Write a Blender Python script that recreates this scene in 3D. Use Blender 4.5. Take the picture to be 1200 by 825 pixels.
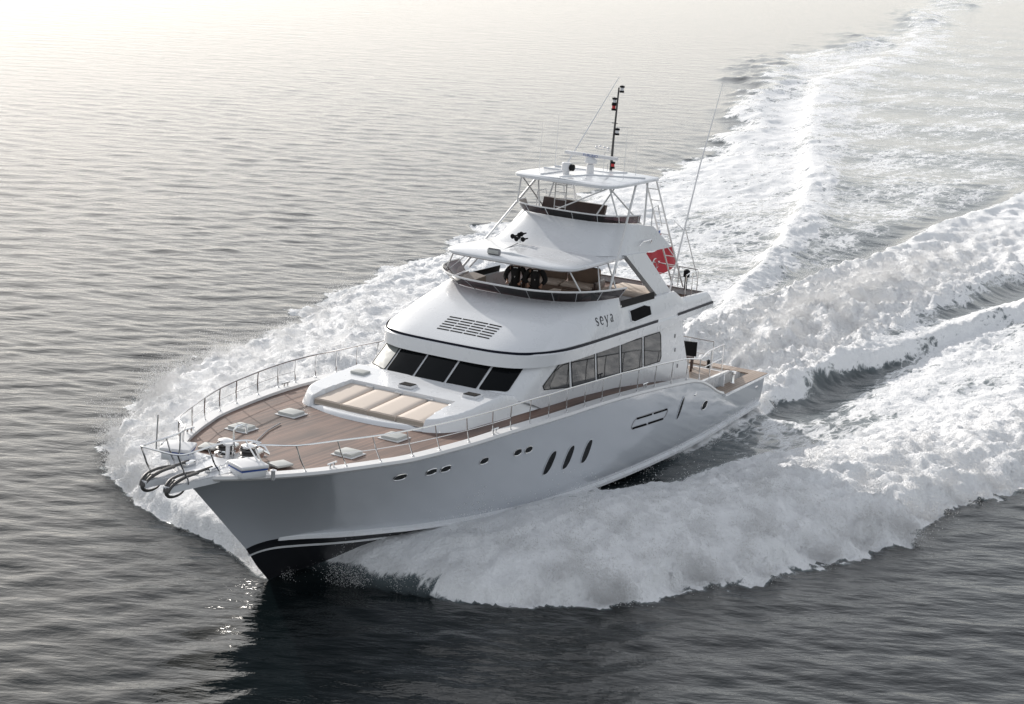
import bpy, bmesh, math, random
import numpy as np
from mathutils import Vector, Matrix
from mathutils.bvhtree import BVHTree

random.seed(4)
rng = np.random.default_rng(11)
SC = bpy.context.scene
for o in list(bpy.data.objects):
    bpy.data.objects.remove(o, do_unlink=True)

# ------------------------------------------------------------------ frame of the yacht
# boat frame: x forward, y to port, z up.  TRIM lifts the bow; water is z = 0 in the world.
TRIM = math.radians(1.4)
M = (Matrix.Translation((5.36, 0, 0)) @ Matrix.Rotation(-TRIM, 4, 'Y')
     @ Matrix.Translation((-5.36, 0, 0.33)))

# ------------------------------------------------------------------ camera, sky, sun, exposure
cam_d = bpy.data.cameras.new('camera')
cam = bpy.data.objects.new('camera', cam_d)
SC.collection.objects.link(cam)
Rr = ((-0.49125873, 0.8677179, 0.07570011), (0.15317008, 0.17161826, -0.97318349), (-0.85744025, -0.46648989, -0.21721738))
rot = Matrix((Rr[0], [-v for v in Rr[1]], [-v for v in Rr[2]])).transposed().to_4x4()
cam.matrix_world = M @ Matrix.Translation((40.08222, 24.98450, 15.12826)) @ rot
cam_d.sensor_fit = 'HORIZONTAL'
cam_d.sensor_width = 36.0
cam_d.lens = 36.0 * 2204.34 / 1200.0
cam_d.clip_start = 0.5
cam_d.clip_end = 20000
SC.camera = cam

SUN_AZ, SUN_EL = math.radians(239), math.radians(21)
W = bpy.data.worlds.new('World')
SC.world = W
W.use_nodes = True
wn, wl = W.node_tree.nodes, W.node_tree.links
wn.clear()
sky = wn.new('ShaderNodeTexSky')
sky.sky_type = 'NISHITA'
sky.sun_disc = False
sky.sun_elevation = SUN_EL
sky.sun_rotation = math.radians(90) - SUN_AZ
sky.air_density = 1.0
sky.dust_density = 1.6
sky.ozone_density = 1.0
hs = wn.new('ShaderNodeHueSaturation')
hs.inputs['Saturation'].default_value = 0.24
bg = wn.new('ShaderNodeBackground')
bg.inputs['Strength'].default_value = 0.15
wo = wn.new('ShaderNodeOutputWorld')
wl.new(sky.outputs[0], hs.inputs['Color'])
# thin high haze: the glow round the sun is soft-limited, the hue is kept
bw = wn.new('ShaderNodeRGBToBW'); wl.new(hs.outputs[0], bw.inputs[0])
dvd = wn.new('ShaderNodeMath'); dvd.operation = 'MULTIPLY_ADD'; dvd.inputs[1].default_value = 1 / 8.0; dvd.inputs[2].default_value = 1.0
wl.new(bw.outputs[0], dvd.inputs[0])
inv = wn.new('ShaderNodeMath'); inv.operation = 'DIVIDE'; inv.inputs[0].default_value = 1.0
wl.new(dvd.outputs[0], inv.inputs[1])
scl = wn.new('ShaderNodeVectorMath'); scl.operation = 'SCALE'
wl.new(hs.outputs[0], scl.inputs[0]); wl.new(inv.outputs[0], scl.inputs['Scale'])
wl.new(scl.outputs[0], bg.inputs['Color'])
wl.new(bg.outputs[0], wo.inputs['Surface'])

sun_d = bpy.data.lights.new('sun', 'SUN')
sun_d.energy = 2.1
sun_d.angle = math.radians(1.0)
sun_d.color = (1.0, 0.94, 0.87)
sun = bpy.data.objects.new('sun', sun_d)
SC.collection.objects.link(sun)
sd = Vector((math.cos(SUN_AZ) * math.cos(SUN_EL), math.sin(SUN_AZ) * math.cos(SUN_EL), math.sin(SUN_EL)))
sun.rotation_euler = sd.to_track_quat('Z', 'Y').to_euler()

vs = SC.view_settings
vs.view_transform = 'Standard'
vs.look = 'None'
vs.gamma = 1
vs.exposure = 1.12
vs.use_curve_mapping = False

# ------------------------------------------------------------------ materials
def new_mat(name):
    m = bpy.data.materials.new(name)
    m.use_nodes = True
    nt = m.node_tree
    return m, nt.nodes, nt.links, nt.nodes['Principled BSDF']

def plain(name, col, rough=0.5, metal=0.0, vary=0.05, bump=0.0, scale=6.0, ior=1.5, coat=0.0, spec=0.5):
    m, n, l, p = new_mat(name)
    tc = n.new('ShaderNodeTexCoord')
    nz = n.new('ShaderNodeTexNoise')
    nz.inputs['Scale'].default_value = scale
    nz.inputs['Detail'].default_value = 5
    l.new(tc.outputs['Object'], nz.inputs['Vector'])
    mx = n.new('ShaderNodeMix'); mx.data_type = 'RGBA'
    mx.inputs[6].default_value = tuple(c * (1 - vary) for c in col) + (1,)
    mx.inputs[7].default_value = tuple(min(1, c * (1 + vary)) for c in col) + (1,)
    l.new(nz.outputs[0], mx.inputs[0])
    l.new(mx.outputs[2], p.inputs['Base Color'])
    mr = n.new('ShaderNodeMapRange')
    mr.inputs[3].default_value = rough * 0.8
    mr.inputs[4].default_value = rough * 1.2
    l.new(nz.outputs[0], mr.inputs[0])
    l.new(mr.outputs[0], p.inputs['Roughness'])
    p.inputs['Metallic'].default_value = metal
    p.inputs['IOR'].default_value = ior
    p.inputs['Specular IOR Level'].default_value = spec
    p.inputs['Coat Weight'].default_value = coat
    p.inputs['Coat Roughness'].default_value = 0.05
    if bump:
        b = n.new('ShaderNodeBump')
        b.inputs['Strength'].default_value = bump
        b.inputs['Distance'].default_value = 0.02
        l.new(nz.outputs[0], b.inputs['Height'])
        l.new(b.outputs[0], p.inputs['Normal'])
    return m

MAT = {}
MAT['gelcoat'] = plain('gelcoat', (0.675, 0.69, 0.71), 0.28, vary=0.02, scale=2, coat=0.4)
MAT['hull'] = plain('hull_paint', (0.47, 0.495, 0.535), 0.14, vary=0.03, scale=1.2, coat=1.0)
MAT['cover_board'] = plain('deck_paint', (0.66, 0.66, 0.66), 0.4, vary=0.03)
MAT['nonskid'] = plain('nonskid_deck', (0.70, 0.70, 0.68), 0.6, vary=0.04, bump=0.1, scale=90)
MAT['navy'] = plain('navy_paint', (0.010, 0.012, 0.022), 0.35, vary=0.2, spec=0.12)
MAT['boot'] = plain('bottom_paint', (0.012, 0.013, 0.016), 0.3, vary=0.2)
MAT['steel'] = plain('polished_steel', (0.72, 0.72, 0.72), 0.14, metal=1.0)
MAT['alu'] = plain('painted_tube', (0.66, 0.66, 0.66), 0.25, vary=0.04)
MAT['iron'] = plain('anchor_steel', (0.075, 0.072, 0.07), 0.55, metal=0.25, vary=0.3, bump=0.3, scale=20)
MAT['black'] = plain('black_plastic', (0.009, 0.009, 0.010), 0.5, vary=0.2, spec=0.1)
MAT['blackhole'] = plain('dark_recess', (0.004, 0.004, 0.005), 0.8, vary=0.2, spec=0.1)
MAT['glass'] = plain('dark_glass', (0.006, 0.007, 0.008), 0.03, vary=0.1, ior=1.45, spec=0.10)
MAT['saloon_glass'] = plain('mirror_glass', (0.065, 0.067, 0.07), 0.04, metal=0.75, vary=0.05)
MAT['blind'] = plain('pale_blind', (0.20, 0.215, 0.21), 0.5, vary=0.03, spec=0.15)
MAT['cushion'] = plain('beige_cushion', (0.62, 0.54, 0.47), 0.85, vary=0.06, bump=0.15, scale=40)
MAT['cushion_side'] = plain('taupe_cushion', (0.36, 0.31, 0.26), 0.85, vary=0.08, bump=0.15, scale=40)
MAT['sofa'] = plain('brown_upholstery', (0.20, 0.145, 0.11), 0.8, vary=0.1, bump=0.15, scale=40)
MAT['darkwood'] = plain('dark_wood', (0.05, 0.025, 0.018), 0.4, vary=0.3, scale=12)
MAT['hatch'] = plain('hatch_cover', (0.46, 0.47, 0.45), 0.5, vary=0.05)
MAT['grey'] = plain('grey_plastic', (0.25, 0.25, 0.26), 0.5)
MAT['white'] = plain('white_paint', (0.70, 0.70, 0.71), 0.35, vary=0.02)
MAT['blue'] = plain('blue_trim', (0.03, 0.08, 0.30), 0.4)
MAT['red'] = plain('red_paint', (0.50, 0.03, 0.03), 0.4)
MAT['flag'] = plain('red_cloth', (0.40, 0.028, 0.042), 0.8, vary=0.08)
MAT['suit'] = plain('black_suit', (0.008, 0.008, 0.009), 0.8, vary=0.2)
MAT['shirt'] = plain('white_shirt', (0.75, 0.75, 0.75), 0.8)
MAT['skin'] = plain('skin', (0.45, 0.26, 0.18), 0.5, vary=0.08)
MAT['hair'] = plain('dark_hair', (0.02, 0.014, 0.01), 0.5, vary=0.3)
MAT['interior'] = plain('cockpit_lining', (0.36, 0.31, 0.27), 0.6, vary=0.05)

def teak_mat(name, tint=1.0, width=0.075, lo=(0.095, 0.047, 0.032), hi=(0.345, 0.195, 0.138)):
    m, n, l, p = new_mat(name)
    tc = n.new('ShaderNodeTexCoord')
    sep = n.new('ShaderNodeSeparateXYZ')
    l.new(tc.outputs['Object'], sep.inputs[0])
    dv = n.new('ShaderNodeMath'); dv.operation = 'DIVIDE'; dv.inputs[1].default_value = width
    l.new(sep.outputs[1], dv.inputs[0])
    fr = n.new('ShaderNodeMath'); fr.operation = 'FRACT'
    l.new(dv.outputs[0], fr.inputs[0])
    fl = n.new('ShaderNodeMath'); fl.operation = 'FLOOR'
    l.new(dv.outputs[0], fl.inputs[0])
    caulk = n.new('ShaderNodeMath'); caulk.operation = 'LESS_THAN'; caulk.inputs[1].default_value = 0.09
    l.new(fr.outputs[0], caulk.inputs[0])
    wn_ = n.new('ShaderNodeTexWhiteNoise'); wn_.noise_dimensions = '1D'
    l.new(fl.outputs[0], wn_.inputs['W'])
    mp = n.new('ShaderNodeMapping'); mp.inputs['Scale'].default_value = (0.5, 12, 1)
    l.new(tc.outputs['Object'], mp.inputs[0])
    nz = n.new('ShaderNodeTexNoise'); nz.inputs['Scale'].default_value = 1.5; nz.inputs['Detail'].default_value = 6
    l.new(mp.outputs[0], nz.inputs['Vector'])
    mp2 = n.new('ShaderNodeMapping'); mp2.inputs['Scale'].default_value = (0.35, 0.9, 1); mp2.inputs['Rotation'].default_value = (0, 0, 0.2)
    l.new(tc.outputs['Object'], mp2.inputs[0])
    nz2 = n.new('ShaderNodeTexNoise'); nz2.inputs['Scale'].default_value = 1.3; nz2.inputs['Detail'].default_value = 5
    l.new(mp2.outputs[0], nz2.inputs['Vector'])
    ad = n.new('ShaderNodeMath'); ad.operation = 'ADD'
    l.new(nz.outputs[0], ad.inputs[0]); l.new(wn_.outputs[0], ad.inputs[1])
    ad2 = n.new('ShaderNodeMath'); ad2.operation = 'MULTIPLY_ADD'; ad2.inputs[1].default_value = 0.25
    l.new(ad.outputs[0], ad2.inputs[0]); l.new(nz2.outputs[0], ad2.inputs[2])
    cr = n.new('ShaderNodeValToRGB')
    cr.color_ramp.elements[0].position = 0.50; cr.color_ramp.elements[0].color = tuple(c * tint for c in lo) + (1,)
    cr.color_ramp.elements[1].position = 0.95; cr.color_ramp.elements[1].color = tuple(c * tint for c in hi) + (1,)
    l.new(ad2.outputs[0], cr.inputs[0])
    mx = n.new('ShaderNodeMix'); mx.data_type = 'RGBA'
    mx.inputs[7].default_value = (0.04, 0.03, 0.028, 1)
    l.new(caulk.outputs[0], mx.inputs[0]); l.new(cr.outputs[0], mx.inputs[6])
    l.new(mx.outputs[2], p.inputs['Base Color'])
    p.inputs['Roughness'].default_value = 0.55
    return m
MAT['teak'] = teak_mat('teak_planks', 0.58)
MAT['teak_light'] = teak_mat('teak_caprail', 1.0, 0.11, (0.24, 0.18, 0.14), (0.40, 0.32, 0.26))

def smoked(name, col):
    m, n, l, p = new_mat(name)
    out = n['Material Output']
    tr = n.new('ShaderNodeBsdfTransparent'); tr.inputs[0].default_value = col + (1,)
    gl = n.new('ShaderNodeBsdfGlossy'); gl.inputs['Roughness'].default_value = 0.03
    lw = n.new('ShaderNodeLayerWeight'); lw.inputs[0].default_value = .5
    pw = n.new('ShaderNodeMath'); pw.operation = 'POWER'; pw.inputs[1].default_value = 4.0
    l.new(lw.outputs['Facing'], pw.inputs[0])
    fr = n.new('ShaderNodeMath'); fr.operation = 'MULTIPLY_ADD'; fr.inputs[1].default_value = .7; fr.inputs[2].default_value = .04
    l.new(pw.outputs[0], fr.inputs[0])
    mx = n.new('ShaderNodeMixShader')
    l.new(fr.outputs[0], mx.inputs[0]); l.new(tr.outputs[0], mx.inputs[1]); l.new(gl.outputs[0], mx.inputs[2])
    l.new(mx.outputs[0], out.inputs['Surface'])
    return m
MAT['smoked'] = smoked('smoked_acrylic', (0.055, 0.03, 0.036))

# ------------------------------------------------------------------ mesh helpers
class MB:
    """collects vertices and faces of one part"""
    def __init__(s):
        s.v, s.f = [], []
    def add(s, vs_, fs_):
        b = len(s.v)
        s.v += [tuple(float(c) for c in p) for p in vs_]
        s.f += [tuple(b + i for i in f) for f in fs_]
        return s
    def box(s, c, d, rotz=0.0, bev=0.0):
        hx, hy, hz = d[0] / 2, d[1] / 2, d[2] / 2
        b = min(bev, hx * .9, hy * .9, hz * .9)
        ca, sa = math.cos(rotz), math.sin(rotz)
        if b <= 0:
            rings = [(hx, hy, -hz), (hx, hy, hz)]
            pts = lambda x, y: [(x, y), (-x, y), (-x, -y), (x, -y)]
        else:
            k = b * 0.3
            rings = [(hx - b, hy - b, -hz), (hx - k, hy - k, -hz + k), (hx, hy, -hz + b), (hx, hy, hz - b), (hx - k, hy - k, hz - k), (hx - b, hy - b, hz)]
            def pts(x, y):
                r = b
                return [(x, y - r), (x - r * .3, y - r * .3), (x - r, y), (-x + r, y), (-x + r * .3, y - r * .3), (-x, y - r), (-x, -y + r), (-x + r * .3, -y + r * .3), (-x + r, -y), (x - r, -y), (x - r * .3, -y + r * .3), (x, -y + r)]
        V, F, n = [], [], 0
        for x, y, z in rings:
            P = pts(x, y); n = len(P)
            V += [(c[0] + px * ca - py * sa, c[1] + px * sa + py * ca, c[2] + z) for px, py in P]
        for r in range(len(rings) - 1):
            for i in range(n):
                j = (i + 1) % n
                F.append((r * n + i, r * n + j, (r + 1) * n + j, (r + 1) * n + i))
        F.append(tuple(reversed(range(n))))
        F.append(tuple((len(rings) - 1) * n + i for i in range(n)))
        return s.add(V, F)
    def tube(s, path, r, n=8, cap=True):
        path = [Vector(p) for p in path]
        rad = r if isinstance(r, (list, tuple)) else [r] * len(path)
        V, F = [], []
        up = None
        for i, p in enumerate(path):
            d = (path[min(i + 1, len(path) - 1)] - path[max(i - 1, 0)]).normalized()
            if up is None:
                up = Vector((0, 0, 1)) if abs(d.z) < .9 else Vector((1, 0, 0))
            a = d.cross(up).normalized(); b = a.cross(d).normalized(); up = b
            for k in range(n):
                t = 2 * math.pi * k / n
                V.append(p + a * (rad[i] * math.cos(t)) + b * (rad[i] * math.sin(t)))
        for i in range(len(path) - 1):
            for k in range(n):
                j = (k + 1) % n
                F.append((i * n + k, i * n + j, (i + 1) * n + j, (i + 1) * n + k))
        if cap:
            F.append(tuple(reversed(range(n))))
            F.append(tuple((len(path) - 1) * n + k for k in range(n)))
        return s.add(V, F)
    def grid(s, rows, close=False, flip=False):
        nr, nc = len(rows), len(rows[0])
        V = [p for r in rows for p in r]
        F = []
        for i in range(nr - 1):
            for k in range(nc if close else nc - 1):
                j = (k + 1) % nc
                q = (i * nc + k, i * nc + j, (i + 1) * nc + j, (i + 1) * nc + k)
                F.append(q[::-1] if flip else q)
        return s.add(V, F)
    def prism(s, poly, a, b):
        """poly of 3D points; a, b = offsets of the two end faces"""
        n = len(poly)
        V = [Vector(p) + Vector(a) for p in poly] + [Vector(p) + Vector(b) for p in poly]
        F = [tuple(range(n)), tuple(reversed(range(n, 2 * n)))]
        for i in range(n):
            j = (i + 1) % n
            F.append((i, n + i, n + j, j))
        return s.add(V, F)
    def ball(s, c, r, nu=12, nv=8, sc=(1, 1, 1)):
        rows = []
        for i in range(nv + 1):
            t = math.pi * i / nv
            rows.append([(c[0] + r * sc[0] * math.sin(t) * math.cos(2 * math.pi * k / nu), c[1] + r * sc[1] * math.sin(t) * math.sin(2 * math.pi * k / nu), c[2] + r * sc[2] * math.cos(t)) for k in range(nu)])
        return s.grid(rows, close=True)
    def lathe(s, c, prof, n=14):
        rows = [[(c[0] + r * math.cos(2 * math.pi * k / n), c[1] + r * math.sin(2 * math.pi * k / n), c[2] + z) for k in range(n)] for r, z in prof]
        return s.grid(rows, close=True)
    def build(s, name, mat, parent=None, smooth=40, mw=None, mats=None):
        me = bpy.data.meshes.new(name)
        me.from_pydata(s.v, [], s.f)
        bm = bmesh.new(); bm.from_mesh(me)
        bmesh.ops.remove_doubles(bm, verts=bm.verts, dist=1e-5)
        bmesh.ops.recalc_face_normals(bm, faces=bm.faces)
        bm.to_mesh(me); bm.free()
        me.materials.append(MAT[mat] if isinstance(mat, str) else mat)
        if smooth:
            me.polygons.foreach_set('use_smooth', [True] * len(me.polygons))
            me.set_sharp_from_angle(angle=math.radians(smooth))
        o = bpy.data.objects.new(name, me)
        SC.collection.objects.link(o)
        if parent is not None:
            o.parent = parent
        elif mw is not None:
            o.matrix_world = mw
        return o

def thing(name, label, cat, loc=(0, 0, 0), rz=0.0, group=None, mw=None):
    o = bpy.data.objects.new(name, None)
    o.empty_display_size = 0.3
    SC.collection.objects.link(o)
    o.matrix_world = (M @ Matrix.Translation(loc) @ Matrix.Rotation(rz, 4, 'Z')) if mw is None else mw
    o['label'] = label; o['category'] = cat
    if group: o['group'] = group
    return o

def lerp(a, b, t): return a + (b - a) * t
def patch(outline, proj, edge_in=None):
    """rings of an outline shrunk to its middle, each point dropped on a surface by proj(u, w)"""
    c = (sum(p[0] for p in outline) / len(outline), sum(p[1] for p in outline) / len(outline))
    m_ = MB(); n = len(outline)
    rws = [[proj(lerp(c[0], u, k), lerp(c[1], w, k)) for u, w in outline] for k in (1, .8, .6, .4, .2)]
    if any(p is None for r in rws for p in r): return None, None
    m_.grid(rws, close=True)
    b = len(m_.v); m_.v.append(tuple(proj(*c)))
    m_.f += [(b - n + i, b - n + (i + 1) % n, b) for i in range(n)]
    return m_, rws[0]
def itp(x, tab):
    xs = [p[0] for p in tab]; ys = [p[1] for p in tab]
    if xs[0] > xs[-1]: xs = xs[::-1]; ys = ys[::-1]
    return float(np.interp(x, xs, ys))
def crom(P, n):
    """Catmull-Rom through control points"""
    P = [np.array(p, float) for p in P]
    out = []
    for i in range(len(P) - 1):
        p0 = P[max(i - 1, 0)]; p1 = P[i]; p2 = P[i + 1]; p3 = P[min(i + 2, len(P) - 1)]
        for k in range(n):
            t = k / n
            out.append(0.5 * ((2 * p1) + (p2 - p0) * t + (2 * p0 - 5 * p1 + 4 * p2 - p3) * t * t + (3 * p1 - p0 - 3 * p2 + p3) * t ** 3))
    out.append(P[-1])
    return out
def mirror(half):
    """half outline from centre front (y=0) to the aft port end -> full outline starboard aft .. front .. port aft"""
    return [(p[0], -p[1]) + tuple(p[2:]) for p in reversed(half[1:])] + [tuple(p) for p in half]
def bvh(o):
    bm = bmesh.new(); bm.from_mesh(o.data)
    t = BVHTree.FromBMesh(bm); bm.free(); return t

# ================================================================== THE YACHT
yacht = thing('motor_yacht', 'large white motor yacht with teak foredeck running at speed through foam', 'motor yacht')
yacht.matrix_world = M

# ---------------- hull
SHEER = [(8.78, 0, 3.02), (8.62, .34, 3.02), (8.25, .80, 3.02), (7.5, 1.38, 3.01), (6.5, 1.98, 3.0), (5.66, 2.36, 3.0), (4.76, 2.69, 2.99), (3.82, 2.97, 2.98), (1.8, 3.27, 2.98), (0, 3.38, 2.97), (-2.5, 3.42, 2.88), (-5, 3.42, 2.8), (-7.6, 3.42, 2.66), (-10.6, 3.4, 2.42), (-11.7, 3.38, 2.26), (-12.6, 3.36, 1.96), (-13.3, 3.35, 1.66), (-14, 3.33, 1.48), (-15, 3.3, 1.42), (-17.65, 3.2, 1.42)]
CHINE = [(6.32, 0, .70), (6.1, .14, .80), (5.7, .34, .86), (5.1, .64, .85), (4.3, 1.02, .79), (3.6, 1.33, .74), (2.9, 1.60, .69), (2.1, 1.88, .63), (.6, 2.32, .54), (-.8, 2.58, .45), (-2.8, 2.84, .34), (-5.2, 2.99, .23), (-7.7, 3.06, .17), (-10.6, 3.1, .16), (-11.7, 3.1, .17), (-12.6, 3.1, .19), (-13.3, 3.09, .21), (-14, 3.08, .24), (-15, 3.06, .28), (-17.75, 3.0, .4)]
KEEL = [(5.36, 0, -.33), (5.2, 0, -.42), (4.9, 0, -.56), (4.4, 0, -.75), (3.7, 0, -.9), (3.0, 0, -1.0), (2.3, 0, -1.06), (1.5, 0, -1.1), (0.2, 0, -1.15), (-1, 0, -1.18), (-3, 0, -1.15), (-5.2, 0, -1.1), (-7.7, 0, -1.0), (-10.6, 0, -.9), (-11.7, 0, -.85), (-12.6, 0, -.8), (-13.3, 0, -.78), (-14, 0, -.75), (-15, 0, -.7), (-17.75, 0, -.55)]
sh = crom(SHEER, 5); chn = crom(CHINE, 5); ke = crom(KEEL, 5)
NV = 12
def flare(x):      # exponent: >1 concave flare at the bow, <1 full amidships
    return itp(x, [(9, 1.5), (5, 1.35), (1, 1.0), (-3, .72), (-8, .55), (-18, .5)])
rows = []
for a, c, k in zip(sh, chn, ke):
    row = []
    for i in range(NV + 1):
        t = i / NV
        e = flare(a[0])
        y = c[1] + (a[1] - c[1]) * ((1 - t) ** e)
        row.append((lerp(a[0], c[0], t), y, lerp(a[2], c[2], t)))
    rows.append(row)
hull_rows = rows
hm = MB()
hm.grid(rows, flip=True)
hm.grid([[(x, -y, z) for x, y, z in r] for r in rows])
# transom
tr = rows[-1]
hm.grid([tr, [(x, -y, z) for x, y, z in tr]])
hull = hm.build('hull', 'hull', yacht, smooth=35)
HB = bvh(hull)
bt = MB()
for s_ in (1, -1):
    prev = [[(c[0], s_ * c[1], c[2]), (lerp(c[0], k[0], .5), s_ * lerp(c[1], k[1], .42), lerp(c[2], k[2], .55)), tuple(k)] for c, k in zip(chn, ke)]
    bt.grid(prev, flip=s_ > 0)
    bt.grid([prev[-1], [(prev[-1][0][0], 0, prev[-1][0][2])] * 3])
bt.build('hull_bottom', 'boot', yacht, smooth=50)
def hull_y(x, z):
    h = HB.ray_cast(Vector((x, 9, z)), Vector((0, -1, 0)))
    return h[0], h[1]
# chine strips, navy boot band, rub rail, transom
for s_ in (1, -1):
    cs = MB()
    rws = []
    for c in chn:
        if c[0] > 5.6: continue
        w = min(.13, .02 + (5.6 - c[0]) * .09)
        y, z = c[1], c[2]
        rws.append([(c[0], s_ * (y - .02), z + .10), (c[0], s_ * (y + w), z + .03), (c[0], s_ * (y + w), z - .05), (c[0], s_ * (y - .05), z - .05)])
    cs.grid(rws, close=True); cs.f.append(tuple(range(4)))
    cs.build('spray_rail', 'gelcoat', yacht, smooth=25)
    b2 = MB(); rws = []
    for c, k in zip(chn, ke):
        if c[0] < -6: continue
        q = [lerp(c[j], k[j], .14) for j in range(3)]
        rws.append([(q[0], s_ * (q[1] + .05), q[2] - .01), (q[0], s_ * (q[1] + .02), q[2] - .07), (q[0], s_ * (q[1] - .02), q[2] - .04)])
    b2.grid(rws, close=True).build('lower_spray_rail', 'gelcoat', yacht)
    rr = MB(); rws = []
    for a in sh:
        rws.append([(a[0] + (.03 if abs(a[1]) < .3 else 0), s_ * (a[1] + .035 * min(1, a[1] * 3)), a[2] + dz) for dz in (-.03,)] +
                   [(a[0], s_ * max(0, a[1] - .0), a[2] + .035), (a[0], s_ * max(0, a[1] - .30), a[2] + .035), (a[0], s_ * max(0, a[1] - .30), a[2] - .08), (a[0], s_ * max(0, a[1] - .02), a[2] - .08)])
    rr.grid([r for r in rws if r[0][0] > -13.9], close=True).build('covering_board', 'cover_board', yacht, smooth=30)
tm = MB()
tpts = [(p[0] - .002, p[1], p[2]) for p in tr] + [(p[0] - .002, -p[1], p[2]) for p in reversed(tr)]

# ---------------- decks
def deck_z(x): return itp(x, [(9, 2.97), (0, 2.93), (-2.5, 2.84), (-5, 2.76), (-7.6, 2.60), (-10.6, 2.28), (-12.6, 1.96), (-15, 1.94)])
def sheer_y(x): return itp(x, [(p[0], p[1]) for p in sh])
rws = []
for x in np.concatenate([np.arange(8.2, -12.6, -.2)]):
    w = max(.02, sheer_y(x) - .28)
    rws.append([(x, w * t, deck_z(x)) for t in np.linspace(-1, 1, 13)])
MB().grid(rws).build('teak_deck', 'teak', yacht)
# aft deck (raised platform) with sloping wing walls to the mooring well
ad = MB(); rws = []
for x in (-12.6, -13.2, -14, -14.7):
    rws.append([(x, -2.95, 1.955), (x, 2.95, 1.955)])
ad.grid(rws).build('aft_deck', 'teak_light', yacht)
aw = MB()
aw.prism([(-14.7, -2.95, 0.9), (-14.7, 2.95, 0.9), (-14.7, 2.95, 1.95), (-14.7, -2.95, 1.95)], (0, 0, 0), (-.08, 0, 0))
for s_ in (1, -1):
    aw.prism([(-12.2, s_ * 2.97, 1.4), (-12.2, s_ * 2.97, 2.02), (-14.78, s_ * 2.97, 2.02), (-17.2, s_ * 2.4, 1.46), (-17.2, s_ * 2.4, 1.2)], (0, 0, 0), (0, s_ * .1, 0))
aw.build('aft_deck_coaming', 'gelcoat', yacht, smooth=25)
# mooring well: floor, liner and teak cap rail round the stern
MB().box((-16.1, 0, 0.95), (3.0, 5.6, .05)).build('well_floor', 'interior', yacht)
cp = MB()
for s_ in (1, -1):
    cp.prism([(-13.9, s_ * 2.86, 1.43), (-13.9, s_ * 3.36, 1.43), (-17.72, s_ * 3.26, 1.43), (-17.72, s_ * 2.80, 1.43)], (0, 0, 0), (0, 0, .05))
cp.prism([(-17.20, -2.82, 1.43), (-17.20, 2.82, 1.43), (-17.72, 2.80, 1.43), (-17.72, -2.80, 1.43)], (0, 0, 0), (0, 0, .05))
cp.build('cap_rail', 'teak_light', yacht, smooth=0)
wl_ = MB()
for s_ in (1, -1):
    wl_.prism([(-14.78, s_ * 2.9, .95), (-14.78, s_ * 2.9, 1.43), (-17.25, s_ * 2.84, 1.43), (-17.25, s_ * 2.84, .95)], (0, 0, 0), (0, s_ * .06, 0))
wl_.prism([(-17.25, -2.84, .95), (-17.25, -2.84, 1.43), (-17.25, 2.84, 1.43), (-17.25, 2.84, .95)], (0, 0, 0), (-.06, 0, 0))
wl_.build('well_liner', 'gelcoat', yacht, smooth=0)
# white cap strip (outer edge of the stern)
for s_ in (1, -1):
    ce = MB(); ce.prism([(-13.8, s_ * 3.34, 1.40), (-17.74, s_ * 3.20, 1.40), (-17.74, s_ * 3.31, 1.40), (-13.8, s_ * 3.44, 1.40)], (0, 0, 0), (0, 0, .06))
    ce.build('stern_rub_rail', 'gelcoat', yacht, smooth=0)

# ---------------- hull openings on both sides
def oval(n, rx, rz, skew=0.0, p=2.4):
    out = []
    for k in range(n):
        t = 2 * math.pi * k / n
        c, s_ = math.cos(t), math.sin(t)
        u = math.copysign(abs(c) ** (2 / p), c) * rx; w = math.copysign(abs(s_) ** (2 / p), s_) * rz
        out.append((u + skew * w, w))
    return out
def hull_patch(name, cx, cz, poly, mat, parent=None, off=.012, frame=None):
    for s_ in (1, -1):
        def pj(u, w):
            p, nr = hull_y(cx + u, cz + w)
            return None if p is None else (p.x, s_ * (p.y + off), p.z)
        m_, V = patch(poly, pj)
        if m_ is None: continue
        o = m_.build(name, mat, yacht, smooth=60)
        if frame:
            MB().tube(V + V[:2], .013, 6).build('rim', frame, o)
PORTHOLES = [(3.85, 2.44), (2.84, 2.40), (2.34, 2.39), (.85, 2.32), (-.66, 2.25), (-1.19, 2.22)]
for x, z in PORTHOLES:
    hull_patch('porthole', x, z, oval(20, .18, .095, .3), 'glass', frame='steel')
for x, z in [(-2.56, 1.56), (-3.54, 1.52), (-4.56, 1.48)]:
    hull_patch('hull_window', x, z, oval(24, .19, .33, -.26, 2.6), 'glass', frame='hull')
for x, z in [(-10.5, 1.62)]:
    hull_patch('slot_window', x, z, oval(24, .11, .33, -.36, 2.6), 'glass', frame='hull')
for x, z in [(-12.41, 1.36)]:
    hull_patch('porthole', x, z, oval(20, .19, .14, -.2), 'glass', frame='steel')
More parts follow.
